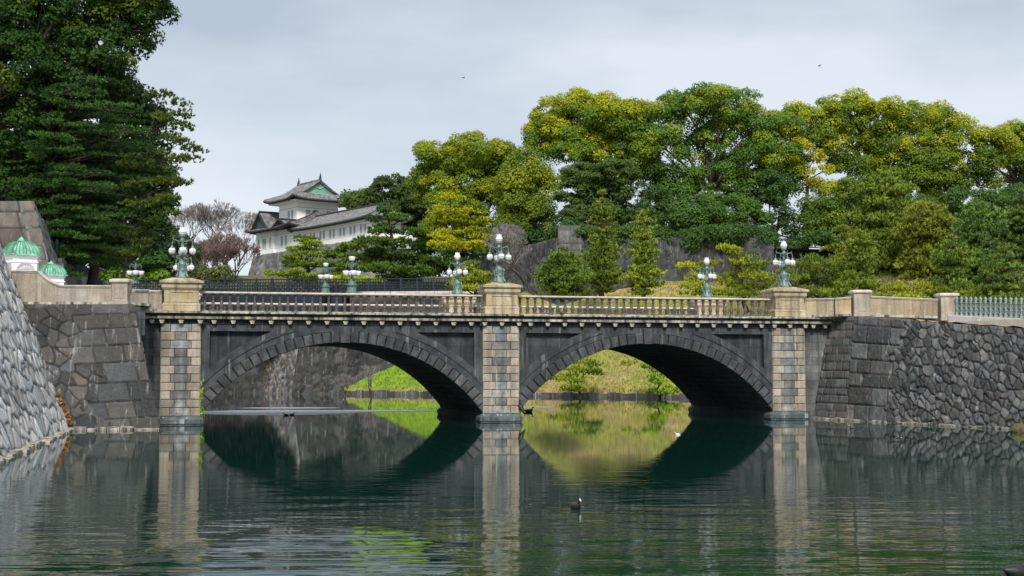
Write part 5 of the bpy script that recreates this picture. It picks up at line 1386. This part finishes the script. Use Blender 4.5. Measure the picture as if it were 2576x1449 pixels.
# --- tall trees on the rampart
broadleaf('rounded yellow-green tree just right of the castle tower, lower than the forest beyond', [(1110, 405, 62, 42), (1190, 388, 70, 40), (1252, 402, 45, 40), (1095, 470, 48, 45), (1175, 460, 75, 50), (1262, 455, 40, 52), (1140, 540, 65, 45), (1230, 530, 55, 55), (1110, 600, 50, 40)],
          (1180, 668), 190, 101, (.055, .085, .015), (.17, .19, .022), (.22, .205, .013), dens=1.0, trunks=2, group='tall trees on the rampart')
pad_pine('bright yellow maple-like tree with layered foliage left of the middle lamp', [(1132, 500, 38, 20), (1112, 530, 40, 18), (1160, 540, 45, 16), (1125, 560, 55, 16), (1195, 565, 42, 16), (1105, 592, 40, 18), (1170, 590, 60, 16), (1215, 600, 36, 15), (1130, 618, 55, 16), (1190, 622, 50, 14)],
         (1155, 700), 168, 102, (.10, .13, .012), (.34, .36, .012), name='yellow_tree', cat='tree', size=.26, width=.12, per=1.3)
broadleaf('olive tree with hanging foliage between the rounded tree and the tallest crowns', [(1322, 420, 40, 42), (1300, 480, 38, 48), (1352, 470, 42, 50), (1300, 550, 36, 40), (1350, 555, 42, 45)], (1335, 655), 181, 103, (.06, .09, .016), (.19, .19, .02), (.21, .19, .013), droop=.5, group='tall trees on the rampart')
broadleaf('tall golden-topped tree left of the highest crown', [(1375, 350, 42, 45), (1400, 300, 52, 45), (1462, 283, 62, 42), (1535, 290, 58, 42), (1595, 305, 50, 42), (1440, 365, 75, 45), (1530, 360, 75, 48), (1600, 385, 42, 45), (1480, 420, 65, 38)],
          (1520, 655), 188, 104, (.055, .09, .018), (.15, .18, .02), (.30, .255, .012), top_p=.75, trunks=2, group='tall trees on the rampart')
broadleaf('dark layered tree in front of the golden-topped one, above the squared wall corner', [(1472, 440, 48, 24), (1545, 435, 46, 22), (1450, 480, 42, 24), (1520, 482, 60, 28), (1585, 478, 34, 30), (1475, 530, 55, 28), (1550, 535, 50, 30), (1430, 560, 40, 28), (1500, 580, 50, 22)],
          (1505, 650), 173, 105, (.022, .045, .016), (.085, .105, .028), None, lobe=.95, squash=.5, group='tall trees on the rampart')
broadleaf('highest green tree in the middle of the forest, crown thinning to sky', [(1660, 290, 52, 42), (1722, 268, 58, 38), (1790, 262, 62, 36), (1850, 270, 52, 40), (1900, 312, 45, 42), (1665, 375, 50, 45), (1745, 350, 60, 48), (1825, 362, 68, 55), (1905, 395, 42, 50), (1640, 450, 40, 40), (1710, 460, 45, 45), (1800, 465, 60, 45), (1890, 480, 50, 50), (1938, 350, 34, 36), (1945, 420, 32, 40), (1935, 480, 28, 34), (1972, 335, 34, 38), (1985, 400, 30, 38), (1978, 465, 32, 38), (1625, 330, 36, 42)],
          (1770, 655), 186, 106, (.035, .075, .020), (.10, .15, .030), (.20, .21, .02), top_p=.55, trunks=2, dens=.85, keep=.85, group='tall trees on the rampart')
broadleaf('bushy green tree low on the rampart under the highest crown', [(1750, 545, 50, 42), (1820, 540, 55, 48), (1885, 560, 35, 38)], (1810, 652), 174, 107, (.03, .065, .02), (.09, .135, .03), None, group='tall trees on the rampart')
broadleaf('dark tree standing behind the two upright rampart pines', [(1600, 560, 50, 38), (1670, 568, 50, 35), (1650, 520, 40, 30)], (1640, 655), 178, 108, (.016, .038, .015), (.05, .085, .025), None, group='tall trees on the rampart')
broadleaf('broad golden-green tree spreading at right with sky gaps among its limbs', [(2010, 310, 42, 32), (2065, 288, 52, 30), (2135, 278, 60, 30), (2210, 288, 55, 34), (2290, 298, 55, 34), (2355, 310, 48, 36), (2415, 350, 35, 34), (2070, 360, 42, 28), (2150, 350, 50, 28), (2230, 370, 50, 32), (2330, 385, 52, 34), (2140, 420, 42, 30), (2280, 440, 45, 22), (2395, 420, 40, 34), (2370, 480, 48, 34), (2190, 440, 45, 34), (2240, 420, 45, 30), (2330, 440, 40, 30)],
          (2235, 655), 193, 109, (.05, .08, .016), (.17, .19, .022), (.27, .245, .014), top_p=.65, trunks=2, keep=1.0, dens=.95, trunk=.6, group='tall trees on the rampart')
broadleaf('orange-yellow leaved tree wedged between the two broadest crowns', [(1975, 330, 22, 12), (2015, 365, 20, 12), (2050, 400, 22, 10), (2070, 430, 24, 10), (2020, 430, 18, 10), (2050, 465, 20, 10), (2090, 475, 18, 8), (1995, 390, 14, 20)], (2030, 655), 184, 110, (.16, .14, .012), (.42, .33, .012), None, keep=.8, lobe=.9, trunk=.3, group='tall trees on the rampart')
broadleaf('mid green bushy tree right of the white sky gap, over the low rampart', [(2080, 510, 42, 34), (2140, 500, 42, 42), (2050, 560, 38, 32), (2110, 570, 42, 34), (2160, 560, 30, 34)], (2100, 652), 177, 111, (.03, .065, .018), (.13, .16, .025), (.3, .28, .02), top_p=.2, keep=.85, group='tall trees on the rampart')
broadleaf('thin dark tree left of the white sky gap', [(1945, 480, 26, 40), (1960, 540, 20, 34), (1925, 590, 22, 22), (1990, 600, 22, 20)], (1950, 652), 180, 112, (.018, .04, .015), (.05, .085, .022), None, keep=.8, lobe=.9, trunk=.35, group='tall trees on the rampart')
broadleaf('golden-green tree cut by the right edge of the picture', [(2500, 362, 42, 30), (2560, 345, 50, 28), (2630, 350, 60, 38), (2480, 410, 34, 30), (2560, 405, 48, 34), (2470, 460, 34, 28), (2590, 455, 45, 32), (2660, 430, 50, 50)], (2560, 655), 193, 113, (.05, .08, .016), (.16, .18, .022), (.27, .24, .014), top_p=.75, keep=1.0, group='tall trees on the rampart')
broadleaf('dark green tree behind the right-hand pines', [(2430, 520, 45, 38), (2500, 530, 45, 34), (2580, 520, 55, 40), (2430, 590, 50, 40), (2550, 600, 60, 45), (2300, 540, 55, 40), (2240, 500, 40, 30)], (2470, 690), 176, 114, (.022, .05, .018), (.075, .115, .03), None, trunks=2, group='tall trees on the rampart')
broadleaf('small rounded dark tree touching the upper tower roof', [(900, 502, 34, 20), (880, 520, 22, 14), (925, 512, 28, 16)], (900, 580), 236, 115, (.035, .05, .018), (.10, .115, .035), None, lobe=1.1, leaf=.26, trunk=.3, squash=.8)
broadleaf('dark domed tree between the small tree by the tower and the yellow-green one', [(985, 475, 42, 26), (1035, 490, 40, 30), (955, 505, 30, 20), (1060, 520, 40, 30), (1010, 530, 40, 25), (1060, 560, 40, 30)], (1010, 630), 228, 116, (.018, .033, .013), (.06, .075, .022), None, lobe=1.2, leaf=.26)
broadleaf('dark bush filling the ground behind the large dark pine', [(960, 655, 40, 26), (1020, 665, 40, 24), (1085, 640, 42, 30), (1120, 665, 30, 22)], (1050, 720), 200, 139, (.018, .04, .016), (.05, .085, .024), None, name='bush', cat='bush', trunk=.2)
SG = 'bushes along the top of the rampart'
for k_, (lb, bl_, Yb) in enumerate([('dense dark bush overhanging the receding rampart face', [(1180, 640, 55, 26), (1240, 625, 50, 28), (1300, 610, 45, 30), (1350, 600, 40, 28)], 180),
   ('dense dark bush behind the squared wall corner', [(1440, 588, 40, 24), (1500, 604, 50, 22), (1560, 596, 40, 24)], 161.5),
   ('long dark bush on the rampart behind the two upright pines', [(1590, 602, 40, 24), (1650, 606, 38, 20), (1740, 602, 32, 24), (1800, 608, 55, 26), (1870, 604, 42, 26), (1915, 606, 22, 20)], 160),
   ('dark bush over the low rampart right of the white sky gap', [(2000, 625, 30, 18), (2060, 620, 45, 24), (2120, 622, 30, 22), (2180, 620, 45, 30), (2250, 610, 50, 34)], 170),
   ('dark bush mass behind the pines at far right', [(2320, 620, 55, 40), (2410, 620, 55, 40), (2500, 620, 60, 40), (2580, 610, 55, 44)], 172)]):
    broadleaf(lb, bl_, (bl_[len(bl_)//2][0], 660), Yb, 140+k_, (.018, .04, .014), (.055, .09, .022), None, name='bush', cat='bush', group=SG, trunk=.2)
# --- pines on the bank and below the tower
PG = 'pines on the grassy bank'
PD, PL = (.028, .060, .016), (.125, .20, .035)
conic_pine('tall conical pine in front of the rampart, right of the squared wall corner', 1515, 490, 752, 58, 146, 201, (.03, .065, .016), (.16, .21, .035), power=.62, tip=.14, group=PG, flat=.4)
conic_pine('slimmer light green conical pine right of the tall one', 1618, 540, 756, 46, 143, 202, (.06, .10, .02), (.22, .28, .04), power=.5, tip=.16, group=PG, flat=.4)
conic_pine('broad low dark pine at the foot of the tall conical pine', 1418, 630, 760, 64, 141, 203, PD, (.13, .20, .035), power=.42, tip=.3, group=PG)
pad_pine('flat-topped yellow-green pine behind the lamp left of the rightmost pedestal', [(1745, 675, 38, 9), (1785, 668, 20, 7), (1762, 702, 42, 10), (1745, 725, 34, 10), (1800, 735, 34, 10), (1765, 745, 40, 8)], (1775, 770), 139, 204, (.05, .09, .012), (.30, .34, .03), group=PG)
pad_pine('layered bright pine between the two right-hand lamps', [(1845, 632, 26, 10), (1870, 650, 30, 11), (1850, 668, 26, 10), (1900, 672, 48, 14), (1870, 692, 50, 14), (1915, 700, 42, 12), (1850, 715, 42, 12), (1900, 728, 55, 14), (1860, 745, 48, 10)], (1880, 775), 137, 205, (.04, .075, .014), (.25, .30, .03), group=PG, per=1.3)
pad_pine('spreading dark green pine right of the rightmost lamp', [(2055, 668, 55, 22), (2015, 692, 45, 20), (2100, 690, 50, 20), (2050, 712, 60, 20), (2120, 722, 60, 22), (2020, 735, 50, 16), (2075, 742, 60, 14)], (2065, 780), 138, 206, PD, (.15, .21, .035), group=PG, per=1.3)
pad_pine('yellowish pine rising above the spreading dark one', [(2120, 580, 22, 12), (2135, 605, 34, 13), (2115, 630, 36, 13), (2150, 645, 44, 14), (2120, 665, 40, 12)], (2130, 760), 147, 207, (.05, .075, .014), (.19, .23, .03), group=PG, per=1.3)
conic_pine('largest pine of the right-hand group, dark and bushy', 2215, 448, 775, 112, 152, 208, PD, (.15, .21, .04), power=.40, tip=.24, group=PG, per=.95, size=.42, flat=.45, width=.09)
conic_pine('yellow-brown tinged pine right of the largest one', 2330, 510, 775, 84, 144, 209, (.05, .072, .016), (.18, .215, .04), power=.42, tip=.22, group=PG, size=.4, flat=.4, width=.085)
conic_pine('blue-green pine standing behind the green railing', 2462, 512, 782, 78, 138, 210, (.025, .065, .026), (.11, .19, .06), power=.45, tip=.2, group=PG, size=.38, flat=.45, width=.085)
conic_pine('dark pine at the right edge of the picture', 2575, 495, 785, 85, 142, 211, (.022, .055, .022), (.10, .16, .045), power=.42, tip=.22, group=PG, size=.4, width=.085)
pad_pine('low bright pine skirt behind the right-hand parapet posts', [(2240, 735, 40, 16), (2300, 725, 50, 16), (2360, 740, 45, 14), (2270, 755, 60, 12), (2180, 752, 50, 14), (2420, 748, 40, 14)], (2290, 785), 132, 212, (.045, .08, .015), (.26, .29, .03), group=PG, per=1.2)
pad_pine('low dark pine skirt behind the green railing', [(2500, 735, 50, 18), (2560, 745, 50, 16), (2455, 755, 40, 14)], (2500, 790), 130, 213, PD, (.12, .18, .04), group=PG)
pad_pine('small rounded bright pine beside the lamp left of the middle pedestal', [(1190, 676, 28, 10), (1205, 692, 36, 10), (1180, 705, 34, 10), (1215, 715, 34, 12), (1160, 722, 26, 14), (1195, 735, 45, 12)], (1190, 765), 128, 214, (.05, .085, .012), (.28, .33, .03), per=1.4)
pad_pine('large dark green pine right of the tower wing', [(975, 532, 34, 14), (955, 555, 26, 12), (1005, 555, 38, 14), (965, 585, 46, 15), (1035, 590, 42, 14), (935, 612, 44, 15), (1000, 615, 50, 14), (1065, 625, 46, 14), (940, 645, 55, 15), (1020, 650, 60, 15), (1080, 660, 45, 13), (960, 680, 60, 14), (1050, 688, 60, 14), (1000, 705, 60, 10)],
         (1010, 745), 186, 215, (.018, .048, .016), (.085, .15, .03), size=.42, width=.10, per=1.3, trunk=.5)
pad_pine('cloud-shaped pine in front of the stone base of the tower', [(768, 606, 26, 9), (785, 618, 32, 8), (758, 632, 36, 9), (735, 652, 34, 9), (790, 645, 36, 9), (752, 668, 50, 9), (800, 668, 26, 8)], (775, 712), 196, 216, (.035, .07, .014), (.20, .27, .03), size=.4, width=.10, per=1.4, trunk=.4)
pad_pine('dark cloud-shaped pine between the tower base pine and the largest dark pine', [(905, 612, 26, 10), (880, 628, 34, 10), (855, 645, 36, 11), (905, 650, 36, 11), (840, 668, 40, 10), (890, 676, 44, 12), (850, 692, 40, 10)], (875, 720), 192, 217, (.022, .055, .014), (.12, .19, .028), size=.4, width=.10, per=1.3, trunk=.4)
pad_pine('low hedge-like pine row behind the dark railing', [(700, 692, 30, 9), (740, 690, 30, 8), (790, 700, 34, 8), (850, 706, 40, 8), (920, 708, 40, 8), (760, 706, 40, 6)], (780, 722), 178, 218, (.05, .09, .015), (.24, .32, .03), size=.36, width=.10, per=1.4)
conic_pine('mid green pine between the yellowish pine and the largest one', 2160, 590, 780, 62, 134, 221, PD, (.16, .22, .035), power=.4, tip=.3, group=PG, flat=.35)
conic_pine('mid green pine in the gap behind the last parapet post', 2398, 600, 785, 62, 133, 222, (.03, .07, .02), (.14, .21, .04), power=.4, tip=.3, group=PG, flat=.35)
conic_pine('squat pine over the middle of the green railing', 2525, 630, 790, 66, 129, 223, PD, (.13, .20, .05), power=.4, tip=.35, group=PG, flat=.35)
pad_pine('low broad pine just behind the rightmost pedestal', [(1985, 700, 40, 20), (2020, 665, 34, 16), (1960, 735, 40, 14), (2010, 740, 50, 16)], (1995, 785), 134, 224, PD, (.17, .23, .035), group=PG)
# --- through the right arch, and a sapling through the left one
pad_pine('low spreading pine leaning over the water, seen through the right arch', [(1470, 918, 34, 12), (1440, 935, 34, 12), (1485, 940, 26, 10), (1415, 955, 30, 12), (1455, 965, 38, 13), (1430, 982, 34, 10)], (1450, 992), 136.5, 219, (.04, .08, .014), (.22, .30, .03), per=1.4, size=.30, trunk=.16)
pad_pine('bright bush against the soffit at the right of the right arch', [(1645, 925, 20, 12), (1662, 945, 24, 14), (1655, 968, 28, 14), (1680, 985, 22, 12), (1650, 990, 22, 8)], (1660, 1000), 132.5, 220, (.04, .10, .012), (.20, .33, .03), per=1.6, size=.26, trunk=.14, name='bush', cat='bush')
pad_pine('faint green tuft halfway up the bank seen through the right arch', [(1590, 912, 22, 7), (1578, 920, 18, 5)], (1588, 924), 143, 221, (.09, .14, .02), (.25, .30, .04), per=1.2, size=.25, trunk=.08, name='bush', cat='bush')
bare_tree('thin bare sapling on the green bank seen through the left arch', 934, 988, 905, 138.5, 301, .45, depth=5, n0=2, thin=.012)
bare_tree('tangled bare bush on the stony end of the bank seen through the left arch', 868, 985, 930, 143, 302, .8, depth=5, n0=4, name='bare_bush', cat='bush', thin=.012)
bare_tree('dark leafless tree against the rampart just right of the middle lamp', 1325, 712, 560, 153, 303, .62, mat='twig', depth=7, n0=2, lean=-.3, thin=.02)
bare_tree('grey brushwood hanging in front of the receding rampart', 1290, 660, 565, 172, 304, .5, depth=7, n0=4, name='bare_bush', cat='bush', thin=.014)
# --- bare trees on the left
BG = 'bare winter trees left of the tower'
bare_tree('tall pale leafless tree nearest the dark conifers', 478, 660, 515, 232, 311, .62, depth=7, n0=2, group=BG, thin=.024)
bare_tree('pale leafless tree in the middle of the bare row', 545, 665, 512, 236, 312, .62, depth=7, n0=2, group=BG, thin=.024)
bare_tree('pale leafless tree just left of the castle tower', 600, 665, 530, 262, 313, .62, depth=7, n0=2, group=BG, thin=.024)
bare_tree('red-brown leafless tree against the stone base of the tower', 588, 712, 592, 206, 314, .62, mat='twigr', depth=7, n0=5, thin=.026)
bare_tree('red-brown leafless tree left of the tower base', 540, 712, 600, 210, 315, .65, mat='twigr', depth=7, n0=5, thin=.026)
bare_tree('brownish leafless bush behind the leftmost lamp', 500, 712, 620, 214, 316, .8, mat='twigr', depth=7, n0=5, thin=.026, name='bare_bush', cat='bush')
broadleaf('dull grey-green tree behind the leftmost lamp', [(400, 600, 42, 34), (440, 625, 34, 30), (385, 650, 40, 34), (440, 670, 40, 28)], (415, 720), 176, 117, (.020, .035, .020), (.055, .075, .038), None, leaf=.24)
broadleaf('low dark olive bush right of the leftmost lamp', [(500, 690, 30, 18), (545, 698, 22, 12), (470, 700, 26, 14)], (505, 722), 190, 118, (.045, .045, .025), (.11, .11, .05), None, name='bush', cat='bush', leaf=.22, trunk=.15)
broadleaf('bright green shrubs low behind the left capped post', [(300, 690, 34, 14), (350, 692, 30, 12), (395, 698, 30, 10), (260, 698, 24, 10)], (330, 722), 166, 119, (.05, .09, .015), (.18, .25, .03), None, name='bush', cat='bush', lobe=.8, trunk=.15)
# --- dark trees over the left bank
broadleaf('huge dark broadleaf tree filling the top left corner, limbs showing', [(-60, 60, 120, 90), (60, 30, 110, 80), (190, 20, 90, 70), (300, 40, 75, 55), (375, 42, 40, 34), (340, 100, 40, 28), (20, 170, 110, 80), (140, 150, 90, 70), (245, 140, 70, 60), (60, 280, 100, 70), (170, 240, 80, 60), (265, 220, 50, 46), (-80, 250, 100, 100), (40, -60, 120, 60), (220, -60, 120, 55), (350, -40, 60, 40), (-140, -40, 120, 80), (30, 400, 60, 40), (-40, 440, 60, 50)],
          (20, 745), 113, 120, (.010, .030, .010), (.036, .068, .014), (.085, .095, .012), leaf=.16, lobe=.95, top_p=.35, dens=.9, keep=.9, trunk=.55, trunks=2)
broadleaf('dark drooping tree at the foot of the layered conifer, over the iron fence', [(255, 610, 50, 34), (310, 620, 50, 34), (355, 640, 40, 28), (300, 665, 36, 22), (345, 675, 36, 20), (262, 665, 34, 24), (225, 640, 34, 26)], (300, 745), 166, 122, (.016, .045, .018), (.05, .10, .028), None, leaf=.16, lobe=.85, droop=.4)
broadleaf('dark tree behind the layered conifer on the left bank', [(150, 400, 100, 80), (250, 460, 90, 80), (120, 520, 100, 80), (320, 520, 60, 60), (60, 440, 90, 70), (230, 580, 80, 60), (-40, 480, 90, 90), (330, 420, 60, 60), (340, 600, 45, 40), (370, 480, 52, 50), (372, 400, 48, 46), (392, 550, 40, 34), (345, 310, 48, 46), (300, 260, 50, 46)], (180, 740), 122, 121, (.012, .030, .013), (.038, .068, .022), None, leaf=.22, lobe=1.2, trunks=2)
def cedar(label, ut, v_top, v_base, Y, seed, reach, c_dark, c_light, lo=0):
    """conifer with long level sprays; reach: list of (v, left px, right px)"""
    rs_ = np.random.RandomState(seed); b = PY(ut, v_base, Y); px = Y/F_PX; top = PY(ut, v_top, Y)
    t = thing('cedar_tree', label, 'conifer', b, 0); mb = MB(); H = top.z-b.z; pads = []
    mb.tube([(0, 0, H*k/10) for k in range(11)], [.40*(1-k/11)+.05 for k in range(11)], 8)
    vs_ = [r[0] for r in reach]
    for v in np.arange(reach[0][0], reach[-1][0], 13):
        lft = np.interp(v, vs_, [r[1] for r in reach])*px; rgt = np.interp(v, vs_, [r[2] for r in reach])*px
        z = PY(ut, v, Y).z-b.z
        for k in range(9):
            a = rs_.rand()*2*math.pi; c_ = math.cos(a)
            rr_ = (rgt if c_ > 0 else lft); rc = rr_*(.55+.45*abs(c_))*rs_.uniform(.72, 1.06)
            zz = z+rs_.uniform(-.5, .5)
            e = Vector((c_*rc, math.sin(a)*rc, zz-.03*rc)); mb.tube([(0, 0, zz-.5), Vector((c_*rc*.5, math.sin(a)*rc*.5, zz+.25)), e], [.12, .07, .02], 4)
            tone = rs_.rand()
            for q in np.arange(.3, 1.01, .55/max(rc, 1)):
                pr = rs_.uniform(.45, .95)
                px_, py_ = c_*rc*q+rs_.uniform(-.5, .5), math.sin(a)*rc*q+rs_.uniform(-.5, .5)
                pads.append(((px_, py_, zz+.25*math.sin(q*3.1)-.25*q*q), pr, pr, .10, tone*.6+.4*rs_.rand()))
    V, tn = needle_pads(pads, rs_, .26, .05, 1.5, up=.15, tuft=6)
    build_leaves('crown', V, lerpc(c_dark, c_light, tn), M['needle'], t); mb.build('trunk', M['bark'], t, True); return t
cedar('dark conifer with long level sprays hanging over the left bank', 118, 190, 760, 112, 401, [(215, 30, 190), (260, 60, 245), (330, 100, 290), (400, 120, 300), (470, 130, 300), (540, 90, 285), (600, 20, 265), (650, 5, 235), (690, 0, 200)], (.008, .030, .013), (.048, .115, .026))
pad_pine('pine with ragged tufts reaching farthest into the sky from the left bank', [(400, 250, 30, 14), (440, 262, 26, 12), (455, 290, 26, 12), (420, 300, 30, 14), (452, 322, 24, 10), (415, 345, 34, 14), (450, 362, 30, 12), (480, 378, 24, 9), (430, 395, 40, 14), (465, 405, 28, 11), (420, 430, 36, 14), (448, 462, 24, 10), (405, 470, 36, 14), (425, 500, 28, 10), (390, 520, 40, 14), (420, 540, 24, 9), (370, 560, 45, 16), (330, 590, 50, 14), (350, 620, 46, 14), (310, 640, 46, 12), (340, 470, 50, 16), (350, 520, 50, 16), (345, 420, 50, 16)],
         (290, 745), 112, 402, (.022, .048, .016), (.085, .12, .026), per=1.35, size=.28, trunk=.17)
# --- small plants
def weeds(label, pts, seed, c0, c1, size=.12, n=60, r=.25, name='climbing_plant', cat='plant'):
    rs_ = np.random.RandomState(seed); o = Vector(pts[0]); C = []
    for i in range(len(pts)-1):
        a, b = np.array(pts[i]), np.array(pts[i+1]); tt = rs_.rand(n, 1); C.append(a*(1-tt)+b*tt+rs_.randn(n, 3)*r*np.array([.45, .45, .6]))
    C = np.concatenate(C)-np.array(o); V = quads(C, rs_.randn(len(C), 3)+np.array([0, -1, .3]), size, .5, rs_)
    ob = build_leaves(name, V, lerpc(c0, c1, rs_.rand(len(C))), M['leaf'], None); ob.location = o; return tag(ob, label, cat)
weeds('green climber growing up the corner of the leftmost pier beside the arch', [BW(PW+.15, .05, .5), BW(PW+.12, .15, 1.6), BW(PW+.1, .2, 2.3)], 1, (.10, .16, .01), (.35, .42, .02), .09, 90, .13)
weeds('rusty red weeds in the crease between the pale quay wall and the abutment', [LB0+Vector((.05, -.1, .35)), LB0.lerp(LT0, .15)+Vector((.15, -.2, 0)), LB0.lerp(LT0, .32)+Vector((.1, -.15, 0))], 2, (.16, .06, .02), (.30, .14, .05), .09, 70, .14)
weeds('small green tuft growing from the wall right of the rightmost pier', [RAT.lerp(RT0, .3)+Vector((.2, -.4, -1.6)), RAT.lerp(RT0, .3)+Vector((.3, -.5, -2.2))], 4, (.10, .14, .01), (.28, .34, .03), .08, 40, .12)
pm = PZ(664, 985, .3); weeds('red creeper on the stone wall seen through the left arch', [pm+Vector((0, -.3, .3)), pm+Vector((.2, -.2, 2.0)), pm+Vector((.6, .2, 4.2))], 3, (.10, .045, .03), (.20, .10, .07), .09, 45, .2)

# ------------------------------------------------------------------ birds and small things on the water
def bird(label, p, kind, size, rz, name):
    t = thing(name, label, 'bird', p, rz); k = size
    fm = {'coot': M['feather'], 'duck': M['feather2'], 'cormorant': M['feather'], 'white_speck': M['feather3'], 'pigeon': M['pigeon']}[kind]
    mb = MB()
    if kind in ('coot', 'duck', 'white_speck', 'pigeon'):
        path = [(-.24, 0, .10), (-.19, 0, .085), (-.10, 0, .06), (0, 0, .055), (.09, 0, .075), (.135, 0, .13), (.15, 0, .19), (.165, 0, .225), (.20, 0, .225)]
        mb.tube([Vector(q)*k for q in path], [q*k for q in (.008, .035, .085, .095, .075, .045, .040, .045, .012)], 10)
        mb.build('body', fm, t, True)
        mb = MB(); mb.tube([Vector((.195, 0, .222))*k, Vector((.25, 0, .21))*k], [.018*k, .006*k], 6); mb.build('bill', M['bill'], t)
        if kind == 'coot': mb = MB(); mb.ball((.198*k, 0, .245*k), (.012*k, .018*k, .024*k), 8, 6); mb.build('forehead_shield', M['bill'], t, True)
    else:
        path = [(-.30, 0, -.02), (-.20, 0, .12), (-.08, 0, .30), (0, 0, .45), (.03, 0, .58), (.02, 0, .68), (.05, 0, .75), (.10, 0, .765)]
        mb.tube([Vector(q)*k for q in path], [q*k for q in (.02, .06, .115, .115, .07, .042, .045, .02)], 10)
        mb.build('body', fm, t, True)
        mb = MB(); mb.tube([Vector((.09, 0, .765))*k, Vector((.20, 0, .77))*k], [.016*k, .006*k], 6); mb.build('bill', M['bill'], t)
        for sg in (-1, 1):
            mb = MB(); mb.tube([Vector((-.04, sg*.05, .20))*k, Vector((.0, sg*.05, .0))*k, Vector((.09, sg*.06, .0))*k], [.02*k, .015*k, .02*k], 6); mb.build('leg', fm, t)
    return t
M['pigeon'] = simple('grey_pigeon_feathers', (.10, .10, .13), .6)
bird('black coot with a white bill swimming alone in the open water, facing the viewer', PZ(1448, 1281, -.02), 'coot', .9, R(-60), 'coot')
bird('black cormorant standing upright on the right corner of the middle plinth', BW(S2+PW+.08, -.02, .40)+Vector((0, 0, .02)), 'cormorant', 1.15, R(150), 'cormorant')
bird('dark duck floating just right of the cormorant', PZ(1331, 1037, -.02), 'duck', 1.5, R(10), 'duck')
bird('duck swimming under the left arch at the edge of the ruffled water', PZ(719, 1046, -.02), 'duck', .85, R(170), 'duck')
bird('duck close behind another under the left arch, on ruffled water', PZ(735, 1045, -.02), 'duck', .8, R(5), 'duck')
bird('dark duck floating in front of the squared corner of the right bank wall', PZ(2145, 1079, -.02), 'duck', .8, R(190), 'duck')
bird('dark duck floating off the boulder wall, right of the squared corner', PZ(2256, 1112, -.02), 'duck', .85, R(0), 'duck')
bird('small white speck floating on the water under the right arch', PZ(1704, 1095, -.02), 'white_speck', .6, R(180), 'white_speck')  # unidentified white speck, modelled as a small bird
bird('dark coot cut off by the bottom right corner of the picture', PZ(2563, 1450, -.03), 'coot', 1.2, R(20), 'coot')
bird('dark pigeon perched between the balusters of the right-hand balustrade', BW(0, .30, 6.006)+EB*(S2+PW+2.62)+Vector((0, 0, 0)), 'pigeon', 1.2, R(60), 'pigeon')
def flyer(label, p, rz, k):
    t = thing('flying_bird', label, 'bird', p, rz); mb = MB(); mb.tube([Vector((-.25, 0, 0))*k, Vector((-.1, 0, 0))*k, Vector((.1, 0, .01))*k, Vector((.22, 0, .03))*k], [.02*k, .06*k, .055*k, .01*k], 8); mb.build('body', M['feather'], t, True)
    for sg in (-1, 1):
        mb = MB(); A = [Vector((.10, sg*.03, .02)), Vector((-.08, sg*.03, .02)), Vector((-.12, sg*.30, .14)), Vector((.06, sg*.28, .15)), Vector((-.16, sg*.55, .06))]
        A = [q*k for q in A]; mb.add([tuple(q) for q in A]+[(q.x, q.y, q.z-.015*k) for q in A], [(0, 1, 2, 3), (3, 2, 4), (8, 7, 6, 5), (9, 7, 8)]); mb.build('wing', M['feather'], t)
flyer('tiny dark bird flying in the sky above the tower side of the forest', PY(1166, 196, 90), R(40), .45)
flyer('tiny dark bird flying in the sky above the right-hand trees', PY(2061, 166, 90), R(200), .45)
# mossy rock at the foot of the right wall
mb = MB(); mb.ball((0, 0, 0), (.42, .35, .34), 14, 9)
rr = random.Random(8); mb.v = [(x*(1+rr.uniform(-.12, .12)), y*(1+rr.uniform(-.12, .12)), z*(1+rr.uniform(-.15, .15))) for x, y, z in mb.v]
o = mb.build('mossy_rock', simple('moss_rock', (.09, .085, .035), .95, 0, .5, 6, .05), None, True, loc=PZ(2562, 1086, .02)+Vector((0, -.2, .05)))
tag(o, 'mossy brown rock at the waterline of the boulder wall, right edge', 'rock')
